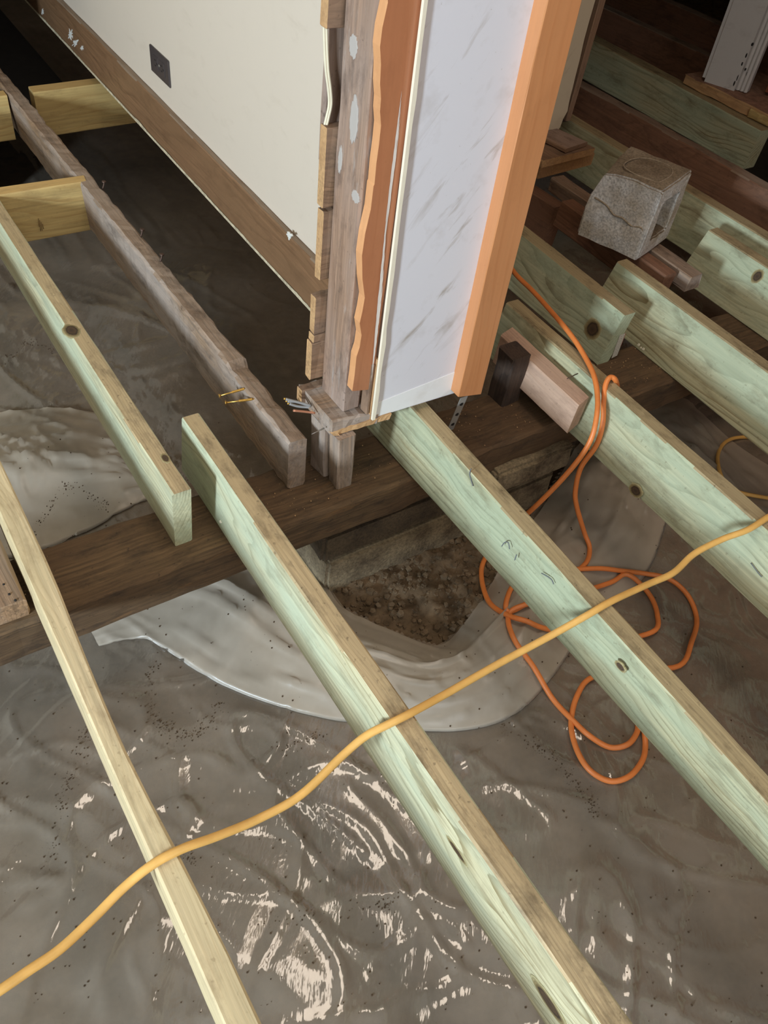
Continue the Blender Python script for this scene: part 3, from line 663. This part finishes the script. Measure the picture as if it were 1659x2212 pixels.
for i, (u, v) in enumerate(((1380, 745), (1385, 751), (1390, 754))): head(jF, 'F', u, v, .004 if i != 1 else .003, i)
# pencil marks on the green joist under the drywall
M_pencil = simple('pencil_mark', srgb(96, 100, 104), 0.6)
for pth in (((1018, 1012), (1015, 1025), (1022, 1050)), ((1084, 1180), (1090, 1172), (1098, 1172), (1101, 1186)), ((1116, 1198), (1112, 1210)), ((1170, 1238), (1190, 1250), (1196, 1262)), ((1622, 1216), (1640, 1240), (1646, 1246))):
    key = 'D' if pth[0][0] > 1600 else 'C'; j = jD if key == 'D' else jC
    P = [face_pt(u, v, *FC[key]) for u, v in pth]; tube('pencil_mark', [p + nn*0.0002 for p, nn in P], 0.0011, [M_pencil], j, 5, 4)
# nails on the old joist
for (u, v, du, dv) in ((222, 408, 10, -11), (304, 512, 9, -13), (346, 566, 7, -14)):
    a = oz(u, v, -.002); b = a + Vector((0.007, 0.001, 0.020))
    nl = tube('nail', [a, a.lerp(b, .6) + Vector((.001, 0, 0)), b], 0.0024, [M_rust], jO, 7, 3)
    disc('nail_head', b, (0.3, 0, 1), (1, 0, 0), .0062, .0062, [M_rust], nl, 0.001, 10)
# two screws standing out of the side of the old joist
for (u, v, u2, v2) in ((524, 841, 471, 856), (541, 863, 487, 870)):
    a = ox(u, v, 0.604); b = oz(u2, v2, -0.018); d = (b - a).normalized(); b = a + d*0.052
    sc = tube('screw', [a - d*0.01, b], 0.0016, [M_gold], jO, 8, 1)
    for k in range(12):
        c = a + d*(0.0022*k); disc('thread', c, d, (0, 0, 1), .0026, .0026, [M_gold], sc, 0.0004, 10)
    tube('screw_head', [b - d*0.003, b, b + d*0.0014], 0.004, [M_gold], sc, 12, 1, rfun=lambda t: 0.0018 + 0.003*min(1, t*1.6))
# paper tag on the joist end
nt = NT('lumber_tag_paper'); v = nt.coords()
sx = nt.node('ShaderNodeSeparateXYZ'); nt.l(v, sx.inputs[0])
pr = nt.ramp(nt.noise(v, 420, 2), [(0.56, K0), (0.60, K1)])
red = nt.math('MULTIPLY', nt.math('GREATER_THAN', sx.outputs[0], 0.019), nt.math('GREATER_THAN', sx.outputs[2], 0.03))
cc = nt.mix(nt.math('MULTIPLY', pr, 0.7), srgb(206, 198, 184), srgb(90, 84, 80)); cc = nt.mix(red, cc, srgb(178, 84, 76))
nt.l(cc, nt.bsdf.inputs['Base Color'])
tg = [oy(1321, 774, 1.1445), oy(1333, 768, 1.1445), oy(1352, 720, 1.1445), oy(1339, 724, 1.1445)]
slab('paper_tag', tg, 0.0006, [nt.m], jE)
# stamp marks on the blocking
M_ink = simple('faint_ink_stamp', srgb(112, 84, 50), 0.7)
for k, (du, h) in enumerate(((83, 18), (86, 24), (89, 20), (92, 14))):
    a = Vector(oz(0, 0)); 
    d0 = ray(du, 470); d1 = ray(du + 2, 470 + h); y = 2.268
    tube('ink_mark', [oy(du, 472 + 4*k, 2.2655), oy(du + 2, 472 + h + 3*k, 2.2655)], 0.0009, [M_ink], bk1, 5, 1)

# ================================================================== CONCRETE BLOCK
cbk = empty('concrete_block', (1.9, 1.43, 0)); tag(cbk, 'grey hollow concrete half block sitting on the old joist stubs', 'concrete block')
def conc_block():
    s = 0.196; bm = bmesh.new()
    a = oz(1250, 505); b = oz(1377, 563); ux = (a - b).normalized()      # along the pale front face
    uy = Vector((-ux.y, ux.x, 0)); 
    if uy.x < 0: uy = -uy                                                # into the block, away from that face
    org = b.copy()
    N = 9
    bmesh.ops.create_cube(bm, size=1.0)
    for v in bm.verts: v.co += Vector((.5, .5, .5))
    # hollow core through the two end faces (local x = 0 and 1)
    endf = [f for f in bm.faces if abs(f.normal.x) > 0.9]
    r = bmesh.ops.inset_individual(bm, faces=endf, thickness=0.23, use_even_offset=True)
    for f in endf:
        sgn = f.normal.x
        for v in f.verts: v.co.y = 0.5 + (v.co.y - 0.5)*0.95
    g2 = bmesh.ops.extrude_discrete_faces(bm, faces=endf)['faces']
    for f in g2:
        for v in f.verts: v.co.x = 0.5 + (v.co.x - 0.5)*0.25; v.co.z = 0.5 + (v.co.z - 0.5)*0.8; v.co.y = 0.5 + (v.co.y - 0.5)*0.8
    outer = [e for e in bm.edges if all(any(abs(c) < 1e-6 or abs(c - 1) < 1e-6 for c in v.co) for v in e.verts)]
    bmesh.ops.bevel(bm, geom=outer, offset=0.022, segments=2, affect='EDGES')
    bmesh.ops.subdivide_edges(bm, edges=[e for e in bm.edges if e.calc_length() > 0.16], cuts=4, use_grid_fill=True)
    bmesh.ops.triangulate(bm, faces=[f for f in bm.faces if len(f.verts) > 4])
    for v in bm.verts:
        c = v.co
        # broken upper corner at the far left end of the pale face
        k = max(0, (c.x - 0.55)/0.45)*max(0, (c.z - 0.55)/0.45)*max(0, 1 - c.y/0.9)
        c.x -= 0.12*k; c.z -= 0.10*k; c.y += 0.06*k
        # step along a crack on the pale face
        if c.y < 0.03 and 0.02 < c.z < 0.42 + 0.05*math.sin(c.x*9): c.y -= 0.035
        c += Vector(noise.noise_vector(c*7))*0.014 + Vector(noise.noise_vector(c*22))*0.007
        h = 1.04
        v.co = Vector((c.x*s, c.y*s, c.z*s*h))
    bmesh.ops.recalc_face_normals(bm, faces=bm.faces); bm.normal_update()
    for f in bm.faces: f.material_index = 1 if f.normal.z > 0.6 else 0
    me = bpy.data.meshes.new('block_body'); bm.to_mesh(me); bm.free()
    m = Matrix.Identity(4)
    for i in range(3): m[i][0] = ux[i]; m[i][1] = uy[i]; m[i][3] = org[i]
    m[2][3] = -0.002
    o = link('block_body', me, [M_block, M_blocktop], cbk, m)
    # raised mortar rim on the top and a mortar seam on the face
    W = lambda x, y, z: m @ Vector((x*s, y*s, z*s*1.04))
    P = [W(*q) for q in ((.16, .2, 1.0), (.5, .16, 1.005), (.74, .28, 1.0), (.76, .6, 1.0), (.6, .82, 1.0), (.3, .84, 1.0), (.15, .6, 1.0), (.16, .2, 1.0))]
    tube('mortar_rim', P, 0.0018, [mk_concrete('pale_mortar', srgb(176, 160, 138), srgb(150, 132, 108))], o, 7, 6)
    P = [W(*q) for q in ((.02, -.02, .36), (.1, -.02, .46), (.25, -.015, .43), (.4, -.02, .48), (.55, -.01, .47), (.7, -.01, .55), (.9, -.005, .58))]
    tube('mortar_seam', P, 0.0024, [bpy.data.materials['pale_mortar']], o, 7, 5)
conc_block()

# ================================================================== FAR RIGHT: plates, wall fragment, white post
pf = empty('plate_stack', (2.05, 2.0, 0)); tag(pf, 'stacked cut sole plates with sawdust under the broken cream wall piece', 'plates')
lumber('lower_plate', ((1.88, 2.45, 0.012), (1.93, 1.885, 0.012)), ((2.11, 2.45, 0.012), (2.185, 1.905, 0.012)), ((1.88, 2.45, -0.03), (1.93, 1.887, -0.03)), [M_sawn, M_plank], pf, seg=0.03, seed=130)
lumber('upper_plate', ((1.86, 2.45, 0.040), (1.915, 1.868, 0.040)), ((2.09, 2.45, 0.040), (2.16, 1.888, 0.040)), ((1.86, 2.45, 0.014), (1.915, 1.868, 0.014)), [M_sawn, M_plank], pf, seg=0.03, jit=0.0015, seed=131)
lumber('board_scrap', ((1.98, 2.10, 0.056), (2.022, 1.885, 0.056)), ((2.08, 2.10, 0.056), (2.135, 1.905, 0.056)), ((1.98, 2.10, 0.042), (2.022, 1.885, 0.042)), [M_plank, M_stud], pf, seg=0.03, seed=132)
wf = empty('wall_right_fragment', (2.0, 2.05, 0.05)); wf.name = 'wall_back_right'
tag(wf, 'cream plastered wall piece with a torn edge above the stacked plates', None, None, 'structure')
YW = 2.02
edge = [(1196, 305), (1203, 296), (1210, 275), (1216, 258), (1226, 240), (1229, 222), (1233, 205), (1237, 190), (1243, 165), (1252, 130), (1262, 85), (1273, 45), (1286, 0)]
E_ = [oy(u, v, YW) for u, v in edge]
top = E_[-1] + (E_[-1] - E_[-2])*6; top.z = 1.6; top.x = E_[-1].x
bl = oy(1150, 318, YW); z0 = 0.042
pts = [Vector((1.87, YW, z0)), Vector((E_[0].x, YW, z0))] + [p for p in E_ if p.z > z0 + .002] + [top, Vector((1.87, YW, 1.6))]
slab('torn_drywall', pts, 0.014, [M_creamd], wf)
for (ua, va, ub, vb, uc, ud, y, mat, nm) in ((1217, 285, 1296, 0, 1228, 1310, 2.055, M_plank, 'edge_board'), (1206, 290, 1287, 0, 1222, 1299, 2.075, M_black, 'dark_stud')):
    a = oy(ua, va, y); b = oy(ub, vb, y); c = oy(uc, va - 6, y); d = oy(ud, vb, y)
    a.z = c.z = 0.057 if nm == 'edge_board' else 0.045
    lumber(nm, (a, ext(a, b, 1.6)), (c, ext(c, d, 1.6)), (a + Vector((0, .03, 0)), ext(a, b, 1.6) + Vector((0, .03, 0))), [mat], wf, seed=140)
lump = blk('plaster_lump', 1.955, 1.985, 1.96, 2.0, 0.041, 0.066, M_creamd, wf, 0.006, seed=9)

# white post with fluted casing standing on a plywood plate
wp = empty('plywood_plate', (3.1, 1.9, 0.0)); tag(wp, 'dusty plywood floor edge carrying the white post', 'floor plate')
lumber('plywood_sheet', ((3.03, 2.30, 0.038), (3.075, 1.2, 0.038)), ((3.40, 2.30, 0.038), (3.44, 1.2, 0.038)), ((3.03, 2.30, 0.002), (3.075, 1.2, 0.002)), [M_sawn, simple('red_brown_dust', srgb(150, 112, 90), 0.95, 0, 0.35, 40, 0.4)], wp, seg=0.05, jit=0.003, seed=150)
for y0, y1, xx in ((1.70, 1.86, 3.050), (1.87, 1.96, 3.045), (1.50, 1.69, 3.06)):
    lumber('edge_ply', ((xx - .012, y1, 0.034), (xx - .010, y0, 0.034)), ((xx + .02, y1, 0.034), (xx + .02, y0, 0.034)), ((xx - .012, y1, 0.006), (xx - .010, y0, 0.006)), [M_yellow], wp, seg=0.02, jit=0.002, seed=int(y0*100))
po = empty('white_post', (3.1, 2.12, 0.04)); tag(po, 'white painted fluted door post with chipped paint on the plywood', 'post')
def post():
    ZP = 0.04
    a = oz(1521, 176, ZP); b = oz(1585, 197, ZP); c = oz(1628, 196, ZP)
    d = (b - a); q = Vector((d.y, -d.x, 0)).normalized()
    if q.x < 0: q = -q
    dep = 0.11; zt = 1.9
    def prism(name, poly, z0, z1, mat, par):
        return slab(name, [Vector((p.x, p.y, z1)) for p in poly], z1 - z0, [mat], par) 
    def pr(name, poly, z0, z1, mat, par):
        bm = bmesh.new(); o = poly[0].copy(); o.z = 0
        A = [bm.verts.new(Vector((p.x, p.y, z0)) - o) for p in poly]; B = [bm.verts.new(Vector((p.x, p.y, z1)) - o) for p in poly]
        bm.faces.new(A[::-1]); bm.faces.new(B)
        for i in range(len(A)): bm.faces.new((A[i], A[(i + 1) % len(A)], B[(i + 1) % len(A)], B[i]))
        bmesh.ops.recalc_face_normals(bm, faces=bm.faces)
        me = bpy.data.meshes.new(name); bm.to_mesh(me); bm.free(); return link(name, me, [mat], par, Matrix.Translation(o))
    body = pr('post_body', [a, b, b + q*dep, a + q*dep], ZP, zt, M_postw, po)
    # narrow stop strip on the far edge
    u = d.normalized()
    pr('stop_strip', [a - u*0.014 + q*0.004, a + q*0.004, a + q*0.03, a - u*0.014 + q*0.03], ZP + 0.012, zt, M_postw, po)
    # fluted casing on the near edge: three ribs
    e = u*0.046
    prof = []
    for k in range(25):
        t = k/24; prof.append(b + e*t + q*(0.016 + 0.006*abs(math.sin(t*3*math.pi))*-1))
    pr('fluted_casing', prof + [b + e + q*0.05, b + q*0.05], ZP + 0.004, zt, M_postw, po)
    r = random.Random(3)
    chips = [(1614, 160, .010, .004), (1603, 138, .007, .003), (1599, 145, .008, .003), (1612, 120, .009, .003), (1586, 180, .010, .003), (1625, 96, .006, .004), (1636, 52, .008, .003), (1593, 168, .012, .002), (1610, 150, .005, .003)]
    for i, (uu, vv, r1, r2) in enumerate(chips):
        nrm = (-q); dd = Vector(ray(uu, vv)); o = Vector((0, 0, H)); pl = b + q*(0.012 if i in (0, 2, 6) else 0.0); t = (pl - o).dot(nrm)/dd.dot(nrm); p = o + dd*t
        disc('paint_chip', p, nrm, (0, 0, 1), r1, r2, [M_slot], body, 0.0008, 11, i)
post()

# ================================================================== POLYTHENE
SOILP = [oz(u, v, GZ) for u, v in ((690, 1215), (715, 1280), (740, 1318), (850, 1370), (945, 1400), (1000, 1350), (1062, 1265), (1080, 1190), (1140, 1120), (1215, 1020), (1200, 960), (900, 1010))]
SOILP = [(p.x, p.y) for p in SOILP]
def inside(x, y, P=SOILP):
    c = False; j = len(P) - 1
    for i in range(len(P)):
        if (P[i][1] > y) != (P[j][1] > y) and x < (P[j][0] - P[i][0])*(y - P[i][1])/(P[j][1] - P[i][1]) + P[i][0]: c = not c
        j = i
    return c
def crease(p, k, s, w):
    q = p*k + Vector((s, s*2.3, 0)); q = q + Vector((noise.noise(q*0.7), noise.noise(q*0.7 + Vector((5, 3, 1))), 0))*0.7
    a = abs(noise.noise(q)); return max(0, 1 - a/w)**2
def film_h(x, y):
    p = Vector((x, y, 0))
    h = GZ + 0.006 + 0.012*noise.noise(p*3.0)
    pr = Vector((x*0.8 + y*0.6, (-x*0.6 + y*0.8)*0.45, 0))
    h += 0.005*crease(pr, 4.0, 1.7, 0.07) + 0.004*crease(pr, 9.0, 8.1, 0.09)
    pr2 = Vector((x*0.3 - y*0.95, (x*0.95 + y*0.3)*0.5, 0))
    h += 0.005*crease(pr2, 5.0, 4.4, 0.06)
    if x < 1.9 and y < 1.1:
        d, _ = noise.voronoi(p*9 + Vector((noise.noise(p*6), noise.noise(p*6 + Vector((9, 1, 0))), 0))*0.8)
        w = 0.6 + 0.55*max(0, min(1, (noise.noise(p*2.2 + Vector((3, 8, 0))) + 0.25)*2.2))
        h += 0.010*w*(d[0] - 0.35)
    # lifted folds: behind the girder on the left, and on the right by the pier
    for (cx, cy, ax, ay, hh) in ((0.05, 1.75, .35, .22, .05), (1.62, 0.95, .30, .35, .035), (0.42, 1.45, .25, .2, .02)):
        d2 = ((x - cx)/ax)**2 + ((y - cy)/ay)**2
        if d2 < 1: h += hh*(1 - d2)**2*(0.7 + 0.5*crease(Vector((x*1.5 + y, (y - x)*.5, 0)), 7, 2.2, 0.3))
    return h
xs = lin(-0.75, 1.95, 0.0085) + lin(1.95, 5.4, 0.05); ys = lin(-0.5, 1.25, 0.0085) + lin(1.25, 2.6, 0.018) + lin(2.6, 5.5, 0.06)
fs = grid('plastic_sheet', xs, ys, film_h, [M_film], cut=inside)
tag(fs, 'crumpled translucent plastic sheet spread over the ground', 'plastic sheet')

# turned-back double edge of the sheet round the soil patch
up = [(150, 1300), (330, 1225), (540, 1165), (680, 1235), (740, 1316), (850, 1366), (945, 1396), (1005, 1345), (1062, 1262), (1110, 1180), (1180, 1085), (1235, 985), (1260, 955)]
dn = [(215, 1400), (300, 1385), (350, 1405), (480, 1485), (640, 1545), (780, 1570), (900, 1582), (1010, 1578), (1110, 1545), (1190, 1470), (1275, 1350), (1400, 1235), (1450, 1060)]
def fold(up, dn, hgt, name='turned_back_edge'):
    A = smooth_path([oz(u, v, GZ + 0.012) for u, v in up], 14); B = smooth_path([oz(u, v, GZ + 0.004) for u, v in dn], 14)
    n = len(A); mcount = 34; vs = []
    for i in range(n):
        for k in range(mcount + 5):
            t = k/mcount
            if t <= 1:
                p = A[i].lerp(B[i], t)
                bulge = hgt*math.sin(math.pi*min(1, t*0.97 + 0.03))**1.25 * (0.55 + 0.45*math.sin(math.pi*i/n))
                q = Vector((i*0.045, t*2.6, 0))
                wr = 0.010*noise.noise(Vector((i*0.014, t*2.2, 4))) + 0.015*crease(Vector((i*0.008 + t*0.3, t*2.2, 0)), 1.3, 3.3, 0.10) + 0.010*crease(Vector((i*0.010 - t*.3, t*2.6, 0)), 1.5, 7.7, 0.08) + 0.006*crease(Vector((i*0.02 + t*1.5, t*1.1, 0)), 1.2, 17.7, 0.07)
                z = max(p.z, film_h(p.x, p.y) + 0.004) + bulge*1.0 + wr*math.sin(math.pi*min(1, max(0, t)))
                vs.append((p.x, p.y, z))
            else:                                     # edge tucked under
                p = B[i].lerp(A[i], (t - 1)*0.9); vs.append((p.x, p.y, max(GZ + 0.002, film_h(p.x, p.y) + 0.003)))
    M_ = mcount + 5; fs = [(i*M_ + k, i*M_ + k + 1, (i + 1)*M_ + k + 1, (i + 1)*M_ + k) for i in range(n - 1) for k in range(M_ - 1)]
    me = bpy.data.meshes.new(name); me.from_pydata(vs, [], fs); me.polygons.foreach_set('use_smooth', [True]*len(fs)); me.update()
    return link(name, me, [M_film2], fsheet)
fsheet = fs
fold_o = fold(up, dn, 0.055); fold_o['label'] = 'milky doubled edge of the sheet turned back round the pier'
from mathutils.bvhtree import BVHTree
def bvh(o):
    me = o.data; return BVHTree.FromPolygons([v.co.copy() for v in me.vertices], [tuple(p.vertices) for p in me.polygons])
fold_b = fold([(-90, 905), (30, 888), (130, 884), (230, 900), (300, 955), (350, 1030)], [(-90, 1215), (30, 1205), (110, 1185), (200, 1150), (280, 1110), (360, 1080)], 0.035, 'rumpled_lap')
fold_b['label'] = 'pale rumpled lap of the sheet behind the girder'
fold_c = fold([(1345, 872), (1425, 835), (1500, 880), (1590, 960), (1700, 1030)], [(1395, 1010), (1480, 1120), (1540, 1180), (1620, 1260), (1720, 1330)], 0.03, 'rumpled_lap')
BV = [bvh(g), bvh(fs), bvh(fold_o), bvh(fold_b), bvh(fold_c)]
def ground_hit(u, v, lift):
    d = Vector(ray(u, v)).normalized(); best = None
    for b in BV:
        h = b.ray_cast(Vector((0, 0, H)), d)
        if h[0] is not None and (best is None or h[3] < best[1]): best = (h[0], h[3])
    p = best[0] if best else oz(u, v, GZ)
    return p + Vector((0, 0, lift))
def ground_z(x, y):
    z = soil_h(x, y)
    for b in BV:
        h = b.ray_cast(Vector((x, y, 0.0)), Vector((0, 0, -1)))
        if h[0] is not None: z = max(z, h[0].z)
    return z

# soil crumbs on the sheet and clods on the soil: too many and small to pick apart
def crumbs(name, spots, mat, label, cat, zf, seed):
    r = random.Random(seed); vs = []; fs_ = []
    for (x, y, s) in spots:
        z = zf(x, y); o = len(vs); a = r.uniform(0, 6.28)
        for k in range(5): vs.append((x + s*r.uniform(.6, 1)*math.cos(a + k*1.257), y + s*r.uniform(.6, 1)*math.sin(a + k*1.257), z - s*0.2))
        for k in range(5): vs.append((x + s*.6*math.cos(a + k*1.257 + .3), y + s*.6*math.sin(a + k*1.257 + .3), z + s*r.uniform(.4, .7)))
        fs_.append(tuple(o + 5 + k for k in range(5)))
        for k in range(5): fs_.append((o + k, o + (k + 1) % 5, o + 5 + (k + 1) % 5, o + 5 + k))
    me = bpy.data.meshes.new(name); me.from_pydata(vs, [], fs_); me.update()
    return tag(link(name, me, [mat]), label, cat, None, 'stuff')
r = random.Random(21); sp_ = []
trails = [((330, 1440), (322, 1520), (350, 1570), (400, 1590), (440, 1575), (480, 1510)), ((195, 1560), (165, 1640), (140, 1720), (100, 1880)), ((1090, 1570), (1170, 1620), (1240, 1690), (1290, 1760)), ((600, 1615), (690, 1590)), ((395, 1840), (415, 1855)), ((60, 1170), (150, 1050), (230, 1100)), ((560, 1990), (800, 1960), (850, 1950)), ((120, 760), (60, 740), (0, 790)), ((370, 690), (420, 650), (330, 640))]
for tr_ in trails:
    P = [ground_hit(u, v, 0) for u, v in tr_]; Q = smooth_path(P, 10)
    for q in Q:
        for _ in range(r.choice((2, 5, 9))): sp_.append((q.x + r.gauss(0, .008), q.y + r.gauss(0, .008), r.choice((.0007, .001, .0014, .0022))))
for _ in range(900):
    u, v = r.uniform(0, 1659), r.uniform(900, 2212); p = ground_hit(u, v, 0); sp_.append((p.x, p.y, r.choice((.0008, .0012, .0018, .0026))))
crumbs('soil_crumbs', sp_, M_clod, 'dark soil crumbs scattered over the plastic sheet', 'soil', ground_z, 3)
sp2 = []
for _ in range(1400):
    x, y = r.uniform(0.6, 1.4), r.uniform(0.62, 1.02)
    if inside(x, y): sp2.append((x, y, r.choice((.003, .004, .006, .009, .013))))
crumbs('soil_clods', sp2, M_soil, 'loose damp soil clods at the foot of the pier', 'soil', soil_h, 4)
# wood chips on the girder
sp3 = []
for _ in range(260):
    x = r.choice((r.uniform(0.55, 0.86), r.uniform(1.05, 1.25), r.uniform(-.05, .12), r.uniform(1.5, 1.75))); sp3.append((x, r.uniform(1.02, 1.16), r.choice((.0006, .0009, .0013, .002))))
crumbs('wood_chips', sp3, M_sawdust, 'pale sawdust and wood chips on the dark girder', 'sawdust', lambda x, y: ZG + .001, 5)

# ================================================================== CORDS
yc = [(-60, 2175, .0), (0, 2139, 0), (60, 2098, -.004), (130, 2050, -.01), (200, 1985, -.012), (270, 1915, -.006), (332, 1866, .005), (395, 1833, .005), (470, 1806, -.008), (560, 1768, -.022), (650, 1717, -.026), (740, 1632, -.018), (790, 1590, -.005), (836, 1566, .0055), (886, 1541, .0055), (970, 1495, -.01), (1080, 1432, -.018), (1190, 1373, -.014), (1270, 1328, .004), (1322, 1298, .0055), (1400, 1262, -.01), (1455, 1237, -.014), (1500, 1196, -.012), (1560, 1165, -.004), (1616, 1144, .005), (1665, 1114, .0055), (1720, 1090, -.005)]
YP = [oz(u, v, z) for u, v, z in yc]
YP = [Vector(q) for q in ((-0.97, 0.32, GZ + .03), (-0.85, 0.34, -.40), (-0.70, 0.36, -.28), (-0.55, 0.375, -.15), (-0.42, 0.385, -.07), (-0.32, 0.39, -.03), (-0.24, 0.394, -.008))] + YP + [Vector((1.60, 0.47, -.01)), Vector((1.785, 0.50, .007)), Vector((2.0, 0.53, -.012)), Vector((2.2, 0.55, .007)), Vector((2.36, 0.58, .007)), Vector((2.665, 0.62, .007))]
oc_ = tube('extension_cord', YP, 0.0064, [M_ycord], None, 12, 8)
tag(oc_, 'dirty yellow extension cord stretched across the joist tops', 'cord')
yl = [(1720, 962), (1659, 952), (1600, 948), (1566, 958), (1549, 985), (1552, 1020), (1566, 1048), (1595, 1067), (1659, 1080), (1720, 1090)]
o2 = tube('extension_cord', [ground_hit(u, v, .007) for u, v in yl], 0.0055, [M_ycord], None, 12, 8)
tag(o2, 'yellow cord loop lying on the plastic below a green joist', 'cord')
A1 = [(1085, 545, .03), (1112, 590, .03), (1150, 628, .028), (1190, 672, .026), (1232, 722, .022), (1262, 768, .012), (1283, 812, .0075), (1291, 860, -.006), (1288, 905, -.024), (1277, 948, -.06), (1252, 990, -.11), (1208, 1042, -.19), (1150, 1100, -.30)]
G1 = [(1085, 1160), (1046, 1212), (1038, 1255), (1055, 1303), (1092, 1333), (1135, 1349), (1180, 1362), (1300, 1388), (1405, 1372), (1418, 1330), (1397, 1285), (1352, 1248), (1316, 1262), (1230, 1290), (1140, 1311), (1098, 1330), (1108, 1385), (1150, 1448), (1192, 1512), (1236, 1562), (1270, 1596), (1315, 1617), (1352, 1613), (1371, 1590), (1376, 1562), (1372, 1540), (1384, 1570), (1392, 1612), (1384, 1648), (1355, 1683), (1315, 1690), (1270, 1667), (1241, 1622), (1232, 1563), (1245, 1506), (1277, 1469), (1370, 1448), (1464, 1443), (1490, 1392), (1503, 1340), (1482, 1290), (1440, 1257), (1390, 1242), (1340, 1238), (1285, 1235), (1200, 1238), (1118, 1262), (1093, 1300), (1098, 1325), (1150, 1300), (1210, 1262), (1262, 1222)]
A2 = [(1272, 1188, -.425), (1262, 1150, -.38), (1246, 1095, -.30), (1243, 1060, -.25), (1255, 1010, -.18), (1288, 962, -.11), (1302, 915, -.06), (1304, 868, -.022), (1308, 832, .004), (1318, 815, .014), (1330, 822, .004), (1334, 845, -.05), (1336, 870, -.12)]
def clear(u, v, z):
    p = oz(u, v, z); g_ = ground_hit(u, v, 0.007); o_ = Vector((0, 0, H))
    return g_ if (g_ - o_).length < (p - o_).length else p
lay = []
for i, (u, v) in enumerate(G1): lay.append(ground_hit(u, v, 0.006 + 0.0035*(i % 3)))
P = [clear(*q) for q in A1] + lay + [clear(*q) for q in A2]
oc2 = tube('extension_cord', P, 0.0062, [M_orange], None, 12, 6)
tag(oc2, 'orange extension cord draped over a joist and coiled on the plastic', 'cord')

# ================================================================== ROOM FITTINGS OUT OF VIEW
lampb = empty('ceiling_lamp', (0.95, 0.95, 2.5)); tag(lampb, 'plain square ceiling lamp above the joists', 'lamp')
slab('lamp_frame', [(0.64, 0.64, 2.495), (0.64, 1.26, 2.495), (1.26, 1.26, 2.495), (1.26, 0.64, 2.495)], 0.12, [simple('lamp_white_metal', srgb(220, 220, 216), 0.4)], lampb).location.z = 2.495
bpy.context.view_layer.update()
